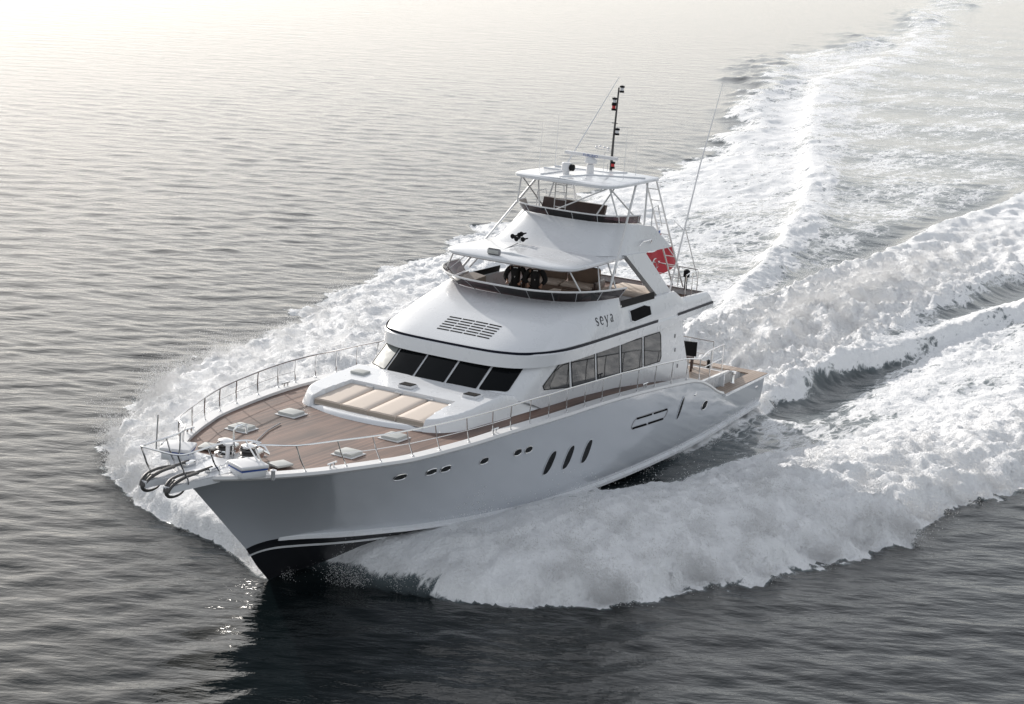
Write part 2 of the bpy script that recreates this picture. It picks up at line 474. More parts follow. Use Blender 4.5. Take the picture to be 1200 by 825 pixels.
# oblong vent outline (dark gasket lines)
for s_ in (1, -1):
    gx, gz = (-8.35, 1.70)
    for seg in (((.94, .135), (-.05, .135)), ((-.22, .135), (-1.12, .135)), ((1.12, -.135), (.22, -.135)), ((.05, -.135), (-.94, -.135))):
        m_ = MB(); pts = []
        for k in range(9):
            u = lerp(seg[0][0], seg[1][0], k / 8)
            p, _ = hull_y(gx + u, gz + seg[0][1] + .05 * u)
            pts.append((p.x, s_ * (p.y + .008), p.z))
        m_.tube(pts, .030, 6).build('hull_vent_slot', 'blackhole', yacht)
    m_ = MB(); pts = []
    for u, w in oval(36, 1.16, .165, -.6, 4):
        p, _ = hull_y(gx + u, gz + w + .05 * u); pts.append((p.x, s_ * (p.y + .004), p.z))
    m_.tube(pts + pts[:2], .016, 6).build('hull_vent_rim', 'grey', yacht)
    for (x_, z_) in ((-11.53, 1.87), (-17.0, 1.12)):
        p, _ = hull_y(x_, z_)
        if p is not None:
            MB().ball((p.x, s_ * p.y, p.z), .07, sc=(1.3, .5, .8)).build('hawse_fitting', 'steel', yacht)

# ---------------- trunk cabin with sunpad well (height field, real steps)
TR_OUT = [(2.06, 0), (2.02, .6), (1.86, 1.25), (1.56, 1.95), (1.2, 2.26), (.6, 2.43), (-.6, 2.48), (-3.4, 2.49)]
tro = crom([(x, y) for x, y in TR_OUT], 8)
poly = np.array(mirror([tuple(p) for p in tro]))
def poly_sd(P, poly):
    """signed distance to the outline, positive inside"""
    d = np.full(len(P), 1e9); ins = np.zeros(len(P), bool)
    n = len(poly)
    for i in range(n):
        a, b = poly[i], poly[(i + 1) % n]
        ab = b - a; ap = P - a
        t = np.clip((ap @ ab) / (ab @ ab + 1e-12), 0, 1)
        d = np.minimum(d, np.linalg.norm(ap - t[:, None] * ab, axis=1))
        cond = (a[1] > P[:, 1]) != (b[1] > P[:, 1])
        xi = a[0] + (P[:, 1] - a[1]) * (b[0] - a[0]) / (b[1] - a[1] + 1e-12)
        ins ^= cond & (P[:, 0] < xi)
    return np.where(ins, d, -d)
gx_ = np.arange(2.15, -3.39, -.03); gy_ = np.linspace(-2.62, 2.62, 176)
GX, GY = np.meshgrid(gx_, gy_, indexing='ij')
PP = np.stack([GX.ravel(), GY.ravel()], 1)
sdv = poly_sd(PP, poly).reshape(GX.shape)
sst = lambda e0, e1, v: (lambda t: t * t * (3 - 2 * t))(np.clip((v - e0) / (e1 - e0), 0, 1))
topz = np.interp(GX, [-3.4, -1.4, 0, 1.0, 1.5, 2.1], [3.0, 3.46, 3.38, 3.31, 3.22, 3.10])
front = np.abs(GY) < 1.72
zt = np.where(front & (GX > 1.55), 3.04, topz)
Z = 2.80 + (zt - 2.80) * sst(0, .22, sdv) ** .6
wellw = np.interp(GX, [-.1, 1.65], [1.58, 1.72])
wd = np.minimum(np.minimum(GX + .10, 1.62 - GX), wellw - np.abs(GY))
Z = np.where(wd > 0, np.minimum(Z, np.interp(wd, [0, .03], [3.4, 2.98])), Z)
keep = sdv > -.035
tm_ = MB()
nX, nY = GX.shape
fid = []
for i in range(nX - 1):
    for j in range(nY - 1):
        if keep[i, j] and keep[i + 1, j] and keep[i, j + 1] and keep[i + 1, j + 1]:
            fid.append((i * nY + j, i * nY + j + 1, (i + 1) * nY + j + 1, (i + 1) * nY + j))
tm_.v = [(float(a), float(b), float(c)) for a, b, c in zip(GX.ravel(), GY.ravel(), Z.ravel())]
tm_.f = fid
trunk = tm_.build('coachroof', 'gelcoat', yacht, smooth=30)
bmt = bmesh.new(); bmt.from_mesh(trunk.data)
bmesh.ops.delete(bmt, geom=[v for v in bmt.verts if not v.link_faces], context='VERTS')
bmt.to_mesh(trunk.data); bmt.free()
def vent_box(x, y, z, open_):
    b = MB().box((x, y, z + .035), (.36, .42, .08), 0, .02)
    o = b.build('ventilator' if open_ else 'vent_cover', 'white' if open_ else 'hatch', trunk)
    if open_:
        MB().prism([(x + .16, y - .18, z + .079), (x - .13, y - .18, z + .079), (x - .13, y + .18, z + .079), (x + .16, y + .18, z + .079)], (0, 0, 0), (0, 0, .012)).build('grille', 'blackhole', trunk)
vent_box(-.72, -1.74, 3.41, False); vent_box(-.42, -.05, 3.40, True); vent_box(-.72, 1.72, 3.41, True)
# small white latches on the sunpad back edge
for y in (-1.0, -.1, .85):
    MB().box((-.06, y, 3.31), (.05, .22, .05), 0, .015).build('cushion_bracket', 'white', trunk)

# ---------------- deckhouse
def ring(ctrl, n_curve=6, ncr=6):
    """first ncr+1 controls by Catmull-Rom, the rest straight, then mirrored"""
    a = crom(ctrl[:ncr + 1], n_curve)
    out = [tuple(p) for p in a]
    for i in range(ncr, len(ctrl) - 1):
        for k in range(1, 9):
            out.append(tuple(lerp(np.array(ctrl[i]), np.array(ctrl[i + 1]), k / 8)))
    return mirror(out)
D0 = [(-1.05, 0, 3.2), (-1.07, .5, 3.2), (-1.15, 1.35, 3.2), (-1.5, 2.02, 3.2), (-1.95, 2.33, 3.2), (-2.5, 2.47, 3.05), (-3.2, 2.5, 2.78), (-13.0, 2.5, 1.9)]
D1 = [(-1.30, 0, 3.40), (-1.32, .5, 3.40), (-1.41, 1.37, 3.40), (-1.77, 2.06, 3.40), (-2.25, 2.35, 3.40), (-2.75, 2.46, 3.40), (-3.4, 2.5, 3.40), (-12.2, 2.5, 3.35)]
D2 = [(-2.11, 0, 3.98), (-2.14, .5, 3.98), (-2.26, 1.37, 3.98), (-2.66, 2.08, 3.98), (-3.1, 2.36, 3.98), (-3.55, 2.47, 3.98), (-4.2, 2.5, 3.98), (-11.9, 2.5, 4.12)]
rA, rB, rC = ring(D0), ring(D1), ring(D2)
dh = MB().grid([rA, rB, rC])
ends = [[r[0] for r in (rA, rB, rC)], [r[-1] for r in (rA, rB, rC)]]
dh.grid(ends)
deckhouse = dh.build('deckhouse', 'gelcoat', yacht, smooth=30)
DB = bvh(deckhouse)
# front windows: bilinear patches on the raked front, each with its frame
def front_pt(y, t):
    """t = 0 at the sill, 1 at the head; x from the deckhouse surface"""
    z = lerp(3.43, 3.955, t)
    h = DB.ray_cast(Vector((4, y, z)), Vector((-1, 0, 0)))
    return h[0], h[1]
def round_quad(n=5, r=.07):
    out = []
    for cx, cy, a0 in ((1 - r, 1 - r, 0), (r, 1 - r, 90), (r, r, 180), (1 - r, r, 270)):
        for k in range(n):
            a = math.radians(a0 + 90 * k / (n - 1))
            out.append((cx + r * math.cos(a), cy + r * math.sin(a)))
    return out
def front_window(y0, y1, mat, label=None):
    def pj(u, t):
        p, nr = front_pt(lerp(y0, y1, u), t)
        return (p.x + .014, p.y, p.z + .012)
    m_, V = patch(round_quad(), pj)
    o = m_.build('windscreen_pane', mat, deckhouse, smooth=60)
    MB().tube(V + V[:2], .014, 6).build('window_gasket', 'black', o)
    if label: o['label'] = label
EDG = [-2.17, -1.43, -.49, .49, 1.43, 2.17]
for i in range(5):
    a, b = EDG[i] + .045, EDG[i + 1] - .045
    front_window(a, b, 'blind' if i == 0 else 'glass', 'pane covered by a pale grey blind' if i == 0 else None)
# side windows: five panes each side, first one a triangle
def side_x(px): return px
TOPX = [-3.95, -4.56, -6.10, -7.66, -9.18, -10.5]
def side_top(x): return itp(x, [(-3.9, 3.90), (-10.6, 3.84)])
def side_bot(x): return itp(x, [(-3.1, 3.33), (-4.7, 3.13), (-6.3, 3.05), (-10.7, 2.90)])
def side_pt(x, z, s_):
    h = DB.ray_cast(Vector((x, s_ * 6, z)), Vector((0, -s_, 0)))
    return (x, (h[0].y if h[0] is not None else s_ * 2.5) + s_ * .012, z)
for s_ in (1, -1):
    for i in range(5):
        xa, xb = TOPX[i] - (.075 if i else 0), TOPX[i + 1] + .075
        if i == 0:
            quad = [(xa, side_top(xa)), (xb, side_top(xb)), (xb - .16, side_bot(xb - .16)), (-3.2, side_bot(-3.2)), (-3.12, side_bot(-3.12) + .1)]
        else:
            quad = [(xa, side_top(xa)), (xb, side_top(xb)), (xb - .2, side_bot(xb - .2)), (xa - .2, side_bot(xa - .2))]
            if i == 4:
                quad = [(xa, side_top(xa)), (xb + .1, side_top(xb)), (xb, side_top(xb) - .1), (xb - .18, side_bot(xb) + .14), (xb - .1, side_bot(xb)), (xa - .2, side_bot(xa - .2))]
        ol = [(lerp(quad[k][0], quad[(k + 1) % len(quad)][0], t), lerp(quad[k][1], quad[(k + 1) % len(quad)][1], t)) for k in range(len(quad)) for t in (0, .25, .5, .75)]
        m_, V = patch(ol, lambda x, z: side_pt(x, z, s_))
        o = m_.build('saloon_window', 'saloon_glass', deckhouse, smooth=60)
        MB().tube(V + V[:2], .013, 6).build('window_gasket', 'black', o)
# aft door
MB().box((-12.25, .2, 2.9), (.06, 1.6, 1.7), 0, .02).build('saloon_door', 'glass', deckhouse)
for (x, z) in ((-11.5, 3.55), (-11.6, 3.1), (-11.9, 2.55)):
    MB().box((x, 2.51, z), (.05, .03, .12), 0, .01).build('deck_light', 'grey', deckhouse)

# ---------------- flybridge shell
R0 = [(-1.98, 0, 3.96), (-2.01, 1.0, 3.96), (-2.12, 1.62, 3.96), (-2.5, 2.2, 3.96), (-3.3, 2.58, 3.96), (-4.6, 2.72, 3.96), (-7.2, 2.74, 3.97), (-7.35, 2.74, 3.97), (-10.9, 2.74, 4.06), (-11.5, 2.73, 4.08), (-13.85, 2.66, 4.17)]
R1 = [(-2.02, 0, 4.28), (-2.05, 1.0, 4.28), (-2.16, 1.62, 4.28), (-2.53, 2.2, 4.28), (-3.33, 2.61, 4.28), (-4.6, 2.76, 4.28), (-7.2, 2.78, 4.28), (-7.35, 2.78, 4.28), (-10.9, 2.78, 4.28), (-11.5, 2.77, 4.28), (-13.8, 2.71, 4.3)]
R2 = [(-2.10, 0, 4.335), (-2.13, 1.0, 4.335), (-2.24, 1.6, 4.335), (-2.6, 2.17, 4.335), (-3.42, 2.58, 4.335), (-4.64, 2.73, 4.335), (-7.2, 2.75, 4.335), (-7.35, 2.75, 4.335), (-10.9, 2.75, 4.335), (-11.5, 2.74, 4.335), (-13.75, 2.69, 4.34)]
R3 = [(-2.20, 0, 4.39), (-2.23, 1.0, 4.39), (-2.34, 1.6, 4.39), (-2.69, 2.17, 4.39), (-3.48, 2.59, 4.39), (-4.66, 2.74, 4.39), (-7.2, 2.76, 4.39), (-7.35, 2.76, 4.39), (-10.9, 2.76, 4.39), (-11.5, 2.75, 4.39), (-13.7, 2.69, 4.39)]
R5 = [(-4.95, 0, 5.3), (-4.98, .75, 5.3), (-5.12, 1.35, 5.3), (-5.38, 1.78, 5.3), (-5.8, 2.12, 5.3), (-6.4, 2.38, 5.3), (-7.2, 2.55, 5.3), (-7.35, 2.56, 5.02), (-10.9, 2.62, 5.02), (-11.5, 2.62, 4.74), (-13.4, 2.6, 4.68)]
def midring(a, b, t, bulge=0):
    return [tuple(lerp(np.array(p), np.array(q), t) + np.array((bulge * (p[0] > -5), bulge * .4 * (p[1] > 1), bulge))) for p, q in zip(a, b)]
R4 = midring(R3, R5, .45, .035)
R4b = midring(R3, R5, .8, .02)
R6 = [(p[0] - .10, p[1] * .965, p[2]) for p in R5]
R7 = [(p[0] - .12, p[1] * .955, 4.45) for p in R5]
rings = [ring(r) for r in (R0, R1, R2, R3, R4, R4b, R5, R6, R7)]
fb = MB().grid(rings)
r0 = rings[0]
# soffit: strip from lip inwards and aft closing
inner = [(min(p[0] - .35, p[0]), p[1] * .86, p[2] + .01) for p in r0]
fb.grid([inner, r0])
for idx in (0, -1):
    pass
fb.grid([[r[0] for r in rings], [r[-1] for r in rings]])
shell = fb.build('flybridge_shell', 'gelcoat', yacht, smooth=28)
SB = bvh(shell)
MB().prism([(-3.0, -2.3, 4.10), (-3.0, 2.3, 4.10), (-13.6, 2.4, 4.14), (-13.6, -2.4, 4.14)], (0, 0, 0), (0, 0, .03)).build('soffit', 'gelcoat', yacht, smooth=0)
fl = MB()
fr_ = [(p[0], p[1]) for p in ring(R7)]
half = [p for p in fr_ if p[1] >= -1e-6]
fl.grid([[(x, -y, 4.46) for x, y in half], [(x, y, 4.46) for x, y in half]])
fl.build('flybridge_deck', 'teak', yacht, smooth=0)
# navy pinstripe in the recess
for s_ in (1, -1):
    hf = [p for p in ring(R2) if p[1] * s_ >= -1e-6]
    hf = sorted(hf, key=lambda p: -p[0])
    seg1 = [p for p in hf if p[0] > -10.0]
    seg2 = [p for p in hf if p[0] < -10.95]
    for sg in (seg1, seg2):
        st = MB()
        st.grid([[(p[0] + .004 + (.03 if p[0] > -2.8 else 0), p[1] + s_ * .024 * min(1, abs(p[1])), p[2] + dz) for p in sg] for dz in (-.042, .042)])
        st.build('pinstripe', 'navy', shell, smooth=50)
# louvre grille on the sloping front
for cx_ in range(4):
    for ry in range(6):
        y0 = -.62 + cx_ * .42; x0 = -2.62 - ry * .125
        pts = []
        for (dx, dy) in ((0, 0), (0, .38), (-.05, .38), (-.05, 0)):
            h = SB.ray_cast(Vector((x0 + dx, y0 + dy, 7)), Vector((0, 0, -1)))
            pts.append((h[0].x, h[0].y, h[0].z + .006))
        MB().add(pts, [(0, 1, 2, 3)]).build('louvre', 'blackhole', shell, smooth=0)
# dark engine-room intake on the side, lower side screens and lettering
def shell_pt(x, z, s_, off=.01):
    h = SB.ray_cast(Vector((x, s_ * 6, z)), Vector((0, -s_, 0)))
    return (x, (h[0].y if h[0] is not None else s_ * 2.7) + s_ * off, z)
def shell_patch(name, pl, mat, s_, off=.012, parent=None, rim=None):
    n0 = len(pl)
    ol = [(lerp(pl[k][0], pl[(k + 1) % n0][0], t), lerp(pl[k][1], pl[(k + 1) % n0][1], t)) for k in range(n0) for t in (0, .25, .5, .75)]
    m_, V = patch(ol, lambda x, z: shell_pt(x, z, s_, off))
    o = m_.build(name, mat, parent or shell, smooth=60)
    if rim:
        MB().tube(V + V[:2], .018, 6).build('rim', rim, o)
    return o
for s_ in (1, -1):
    shell_patch('air_intake', [(-7.78, 4.87), (-8.75, 4.91), (-9.12, 4.83), (-9.12, 4.57), (-8.0, 4.52), (-7.78, 4.58)], 'blackhole', s_, rim='gelcoat')
    # lower smoked side screen standing on the side bulwark
    V = [(-7.38, s_ * 2.60, 5.0), (-9.45, s_ * 2.63, 5.0), (-9.45, s_ * 2.60, 5.20), (-7.30, s_ * 2.57, 5.20)]
    MB().prism(V, (0, -.006, 0), (0, .006, 0)).build('side_screen', 'black', shell, smooth=0)
# name on both sides: stroke letters with serifs
def ribbon(pts, ws):
    V, F = [], []
    for i, p in enumerate(pts):
        a = pts[max(i - 1, 0)]; b = pts[min(i + 1, len(pts) - 1)]
        dx, dy = b[0] - a[0], b[1] - a[1]; L = math.hypot(dx, dy) + 1e-9
        w = ws[i] * .68
        V += [(p[0] - dy / L * w, p[1] + dx / L * w), (p[0] + dy / L * w, p[1] - dx / L * w)]
    for i in range(len(pts) - 1):
        F.append((2 * i, 2 * i + 1, 2 * i + 3, 2 * i + 2))
    return V, F
def arc(cx, cy, rx, ry, a0, a1, n=18):
    return [(cx + rx * math.cos(math.radians(lerp(a0, a1, k / n))), cy + ry * math.sin(math.radians(lerp(a0, a1, k / n)))) for k in range(n + 1)]
def taper(n, a, b, c): return [lerp(a, b, k / (n / 2)) if k <= n / 2 else lerp(b, c, (k - n / 2) / (n / 2)) for k in range(n + 1)]
LET = {}
s_pts = arc(.34, .76, .22, .22, 35, 255, 14) + arc(.30, .24, .24, .24, 75, -140, 14)
LET['s'] = ([(s_pts, taper(len(s_pts) - 1, .07, .17, .07)), ([(.53, .98), (.53, .76)], [.05, .05]), ([(.08, .24), (.08, .02)], [.05, .05])], .70)
e_pts = arc(.42, .5, .34, .5, 0, 320, 30)
LET['e'] = ([(e_pts, taper(30, .08, .18, .06)), ([(.1, .5), (.76, .5)], [.07, .07])], .92)
LET['y'] = ([([(.06, 1), (.42, .06)], [.18, .16]), ([(.78, 1), (.42, .0), (.28, -.38), (.10, -.40)], [.07, .08, .09, .14]), ([(-.04, .98), (.22, .98)], [.06, .06]), ([(.62, .98), (.90, .98)], [.06, .06])], .95)
a_pts = arc(.36, .74, .22, .25, 160, 0, 12) + [(.58, .4), (.60, .12), (.72, .03)]
LET['a'] = ([(a_pts, taper(len(a_pts) - 1, .1, .1, .15)), (arc(.34, .28, .22, .25, 70, 330, 18), taper(18, .06, .16, .06))], .9)
for s_ in (1, -1):
    m_ = MB(); cur = 0.0
    H_ = .205
    for ch in 'seya':
        for pts, ws in LET[ch][0]:
            V, F = ribbon(pts, ws)
            P3 = []
            for u, w in V:
                X = (cur + u) * H_ * 1.12
                x = (-5.72 - X) if s_ > 0 else (-6.80 + X)
                P3.append(shell_pt(x, 4.72 + w * H_, s_, .006))
            m_.add(P3, F)
        cur += LET[ch][1] + .32
    m_.build('name_lettering', 'navy', shell, smooth=0)

# flybridge windscreen: smoked band leaning outwards, top rail and struts
WB = [(-4.95, 0, 5.3), (-4.98, .75, 5.3), (-5.12, 1.35, 5.3), (-5.38, 1.78, 5.3), (-5.8, 2.12, 5.3), (-6.4, 2.38, 5.3), (-7.25, 2.54, 5.3)]
WT = [(-4.42, 0, 5.64), (-4.47, .87, 5.64), (-4.67, 1.45, 5.64), (-5.02, 1.92, 5.64), (-5.54, 2.32, 5.64), (-6.26, 2.62, 5.64), (-7.2, 2.76, 5.62)]
wb, wt = mirror([tuple(p) for p in crom(WB, 5)]), mirror([tuple(p) for p in crom(WT, 5)])
scr = MB().grid([[(p[0], p[1], p[2] + .004) for p in wb], wt]).build('flybridge_windscreen', 'smoked', yacht, smooth=60)
MB().tube(wt, .028, 8).build('top_rail', 'alu', scr)
for k in range(0, len(wb), 6):
    MB().tube([wb[k], wt[k]], .014, 6).build('strut', 'steel', scr)
# inner dash and console
ds = MB()
ds.grid([[(p[0] - .12, p[1] * .93, 5.28) for p in wb], [(p[0] - .75 if abs(p[1]) < 1.9 else p[0] - .35, p[1] * .80, 5.18) for p in wb], [(p[0] - .85 if abs(p[1]) < 1.9 else p[0] - .4, p[1] * .78, 4.46) for p in wb]])
ds.build('dashboard', 'interior', yacht, smooth=20)
MB().box((-6.0, -1.35, 5.25), (.45, .75, .06), .1, .02).build('chart_table', 'white', yacht)

# ---------------- canopy (hard roof over the flybridge)
C0 = [(-4.86, 0), (-4.86, .7), (-4.88, 1.25), (-4.97, 1.72), (-5.25, 2.0), (-5.75, 2.08), (-6.9, 2.07), (-8.3, 2.02), (-9.9, 2.05)]
def cring(scale_x, inset, z, zb=None):
    out = []
    for x, y in C0:
        out.append((x - inset if x > -6 else x, max(0, y - inset * min(1, y)), z))
    return ring(out, 6, 6)
cc = MB()
cc.grid([cring(0, .55, 6.16), cring(0, .06, 6.17), cring(0, 0, 6.21), cring(0, 0, 6.27), cring(0, .05, 6.31), cring(0, .5, 6.36)])
CAN0 = cring(0, .5, 6.36)
hf = [p for p in CAN0 if p[1] >= -1e-6]
cc.grid([[(x, -y, 6.36) for x, y, z in hf], [(x, 0, 6.42) for x, y, z in hf], [(x, y, 6.36) for x, y, z in hf]])
hf = [p for p in cring(0, .55, 6.16) if p[1] >= -1e-6]
cc.grid([[(x, -y, 6.16) for x, y, z in hf], [(x, y, 6.16) for x, y, z in hf]])
canopy = cc.build('flybridge_canopy', 'gelcoat', yacht, smooth=35)
# dome rising from the canopy to the upper helm
E0 = [(-7.0, 0, 6.38), (-7.03, .85, 6.37), (-7.18, 1.45, 6.36), (-7.6, 1.84, 6.34), (-8.35, 1.99, 6.3), (-9.2, 2.04, 6.27), (-9.9, 2.07, 6.25), (-11.42, 2.14, 6.25)]
E1 = [(-8.3, 0, 7.14), (-8.31, .6, 7.14), (-8.4, 1.1, 7.14), (-8.62, 1.48, 7.14), (-9.0, 1.72, 7.13), (-9.5, 1.84, 7.08), (-9.9, 1.92, 7.02), (-10.35, 1.98, 6.96)]
Em = [tuple(np.array(a) * .52 + np.array(b) * .48 + np.array((-.06 if a[0] > -8 else 0, 0, -.035 if a[0] > -8 else 0))) for a, b in zip(E0, E1)]
En = [tuple(np.array(a) * .82 + np.array(b) * .18 + np.array((-.05 if a[0] > -8 else 0, 0, -.04 if a[0] > -8 else 0))) for a, b in zip(E0, E1)]
Ei = [(p[0] - .08, p[1] * .95, p[2]) for p in E1]
Ej = [(p[0] - .08, p[1] * .95, 6.62) for p in E1]
dm = MB()
drs = [ring(r, 6, 6) for r in (E0, En, Em, E1, Ei, Ej)]
dm.grid(drs)
dm.grid([[r[0] for r in drs], [r[-1] for r in drs]])
hf = [p for p in ring(Ej, 6, 6) if p[1] >= -1e-6]
dm.grid([[(x, -y, 6.63) for x, y, z in hf], [(x, y, 6.63) for x, y, z in hf]])
dome = dm.build('upper_helm_moulding', 'gelcoat', yacht, smooth=30)
# raked legs of the arch from flybridge bulwark up to the wing
for s_ in (1, -1):
    pl_ = [(-8.35, 6.32), (-10.0, 4.98), (-11.25, 4.72), (-10.72, 5.2), (-10.3, 5.62), (-9.62, 6.28)]
    lg = MB()
    a = [(x, s_ * lerp(2.12, 2.5, (6.32 - z) / 1.4), z) for x, z in pl_]
    b = [(x, s_ * lerp(1.94, 2.30, (6.32 - z) / 1.4), z) for x, z in pl_]
    n = len(a)
    lg.add(a + b, [tuple(range(n)), tuple(reversed(range(n, 2 * n)))] + [(i, (i + 1) % n, n + (i + 1) % n, n + i) for i in range(n)])
    lg.build('arch_leg', 'gelcoat', yacht, smooth=0)
# upper helm windscreen
UB = [(-8.28, 0, 7.15), (-8.29, .6, 7.15), (-8.38, 1.1, 7.15), (-8.6, 1.5, 7.15), (-9.0, 1.74, 7.14), (-9.6, 1.86, 7.1)]
UT = [(-8.1, 0, 7.38), (-8.11, .65, 7.38), (-8.2, 1.15, 7.38), (-8.42, 1.55, 7.38), (-8.85, 1.8, 7.38), (-9.5, 1.93, 7.36)]
ub, ut = mirror([tuple(p) for p in crom(UB, 5)]), mirror([tuple(p) for p in crom(UT, 5)])
us = MB().grid([ub, ut]).build('upper_windscreen', 'smoked', yacht, smooth=60)
MB().tube(ut, .022, 8).build('top_rail', 'alu', us)
for k in range(0, len(ub), 7):
    MB().tube([ub[k], ut[k]], .012, 6).build('strut', 'steel', us)
MB().prism([(-9.7, -1.55, 6.63), (-9.7, .55, 6.63), (-9.95, .55, 7.42), (-9.95, -1.55, 7.42)], (0, 0, 0), (-.12, 0, 0)).build('helm_bench', 'darkwood', yacht, smooth=0)
MB().box((-9.35, -.5, 6.85), (.6, 1.9, .4), 0, .05).build('bench_seat', 'sofa', yacht)
MB().box((-8.62, .1, 6.95), (.4, 1.3, .62), 0, .05).build('upper_console', 'black', yacht)
# deck light cluster and horns on the canopy
hn = MB().box((-7.0, -.68, 6.50), (.07, .07, .14)).build('horn_bracket', 'steel', canopy)
for (dx, dy, dz) in ((.02, -.15, .09), (.0, .05, .15), (.06, .0, .04), (.03, .2, .05), (.0, .12, .19)):
    m_ = MB()
    c = Vector((-6.98 + dx, -.68 + dy, 6.52 + dz))
    m_.tube([c + Vector((-.18, 0, 0)), c + Vector((-.05, 0, 0)), c + Vector((.06, 0, 0)), c + Vector((.10, 0, 0))], [.02, .025, .05, .075], 10)
    m_.build('horn', 'black', hn)
MB().box((-5.08, -.40, 6.42), (.10, .42, .17), .0, .04).build('searchlight', 'grey', canopy)
MB().box((-5.02, -.40, 6.42), (.02, .34, .11), .0, .008).build('lamp_lens', 'hatch', canopy)
MB().tube([(-5.15, -.40, 6.40), (-5.5, -.45, 6.375), (-6.9, -.66, 6.43)], .014, 5).build('light_cable', 'grey', canopy)

# ---------------- hard top over the upper helm and its tube frame
H0 = [(-7.86, 0), (-7.86, .7), (-7.9, 1.2), (-8.03, 1.52), (-8.35, 1.66), (-8.9, 1.68), (-9.9, 1.64), (-11.3, 1.58)]
def hring(ins, z):
    return ring([(x - ins if x > -9.2 else x, max(0, y - ins * min(1, y * 2)), z) for x, y in H0], 6, 6)
ht = MB()
hr = [hring(.12, 8.17), hring(.0, 8.20), hring(.0, 8.27), hring(.05, 8.30)]
ht.grid(hr)
ht.grid([[r[0] for r in hr], [r[-1] for r in hr]])
for zz, r in ((8.17, hr[0]), (8.30, hr[-1])):
    hf = [p for p in r if p[1] >= -1e-6]
    ht.grid([[(x, -y, zz) for x, y, z in hf], [(x, 0, zz + (.03 if zz > 8.2 else 0)) for x, y, z in hf], [(x, y, zz) for x, y, z in hf]])
hardtop = ht.build('hardtop', 'gelcoat', yacht, smooth=35)
rm = MB()
def frame_loop(x0, x1, y0, y1, z):
    rm.tube([(x0, y0, z), (x0, y1, z), (x1, y1, z), (x1, y0, z), (x0, y0, z)], .03, 6)
rm.tube([(-8.1, -.1, 8.33), (-9.4, .2, 8.335), (-10.5, 1.5, 8.32)], .03, 6)
rm.tube([(-9.7, -1.5, 8.32), (-9.6, -.75, 8.33), (-8.15, -.75, 8.33)], .03, 6)
rm.tube([(-10.4, -1.5, 8.32), (-10.5, .3, 8.33), (-11.1, .6, 8.33)], .03, 6)
rm.build('roof_ridge', 'gelcoat', hardtop)
for s_ in (1, -1):
    def pole(name, a, b, r=.028):
        MB().tube([a, b], r, 8).build(name, 'alu', yacht)
    pole('raked_strut', (-9.75, s_ * 1.57, 8.2), (-6.85, s_ * 2.40, 5.5), .035)
    pole('hardtop_post', (-8.25, s_ * 1.45, 8.2), (-8.5, s_ * 1.66, 7.36), .025)
    pole('cross_brace', (-8.25, s_ * 1.45, 8.2), (-10.3, s_ * 1.62, 6.95), .024)
    pole('inner_brace', (-9.0, s_ * 1.3, 8.2), (-8.5, s_ * .9, 7.2), .024)
    pole('aft_post', (-10.65, s_ * 1.52, 8.2), (-10.2, s_ * 1.75, 6.45), .03)
    pole('diagonal_brace', (-8.25, s_ * 1.40, 8.18), (-8.15, s_ * -.15, 7.38), .02) if s_ > 0 else None
    # ladder from the aft deck of the flybridge up to the upper helm
    for dy in (0, -.36):
        MB().tube([(-11.05, s_ * (1.62 + dy), 8.22), (-12.0, s_ * (1.75 + dy), 6.6), (-13.25, s_ * (1.85 + dy), 4.75)], .026, 8).build('ladder_rail', 'alu', yacht)
    for k in range(9):
        t = .08 + k * .105
        x = lerp(-11.05, -13.25, t); z = lerp(8.22, 4.75, t); y = lerp(1.62, 1.85, t)
        MB().tube([(x, s_ * y, z), (x, s_ * (y - .36), z)], .016, 6).build('ladder_rung', 'alu', yacht)
    # grab rails on the wing
    MB().tube([(-10.25, s_ * 1.95, 6.98), (-10.25, s_ * 1.95, 7.5), (-10.7, s_ * 1.9, 7.55), (-11.0, s_ * 1.95, 6.9)], .02, 6).build('wing_rail', 'alu', yacht)
    MB().tube([(-9.3, s_ * 2.06, 6.5), (-9.4, s_ * 2.12, 6.62), (-10.0, s_ * 2.12, 6.62), (-10.1, s_ * 2.06, 6.5)], .02, 6).build('grab_rail', 'steel', yacht)
    # canopy props
    pole('canopy_prop', (-5.35, s_ * 1.85, 6.2), (-5.55, s_ * 2.2, 5.56), .022)
    pole('canopy_prop', (-7.6, s_ * 1.9, 6.2), (-7.3, s_ * 2.45, 5.4), .022)
    pole('canopy_prop', (-6.9, s_ * 1.95, 6.2), (-6.2, s_ * 2.45, 5.5), .018)
for x, yy in ((-8.87, -.62), (-8.87, -.25)):
    MB().tube([(x, yy, 8.18), (x - .1, yy - .04, 6.65)], .018, 6).build('ladder_rail', 'alu', yacht)
for k in range(6):
    MB().tube([(-8.88, -.62, 8.0 - k * .22), (-8.88, -.25, 8.0 - k * .22)], .013, 6).build('ladder_rung', 'alu', yacht)

# ---------------- mast, radar, antennas
mast = MB().tube([(-11.2, 0, 8.28), (-11.2, 0, 9.3), (-11.27, 0, 10.82)], [.045, .035, .025], 8).build('mast', 'iron', yacht)
def nav_light(z, dy, cols, name='signal_light'):
    b = MB().lathe((-11.2 - max(0, z - 9.3) * .046, dy, z), [(0.001, 0), (.07, 0), (.07, .06), (.05, .06)], 10)
    o = b.build(name, 'black', mast)
    MB().lathe((-11.2 - max(0, z - 9.3) * .046, dy, z + .06), [(.055, 0), (.055, .09)], 10).build('lens', cols, o)
    MB().lathe((-11.2 - max(0, z - 9.3) * .046, dy, z + .15), [(.05, 0), (.075, 0), (.075, .05), (.001, .07)], 10).build('light_cap', 'black', o)
nav_light(10.68, .11, 'white'); nav_light(10.30, -.10, 'white'); nav_light(10.12, -.10, 'red'); nav_light(9.40, .10, 'white')
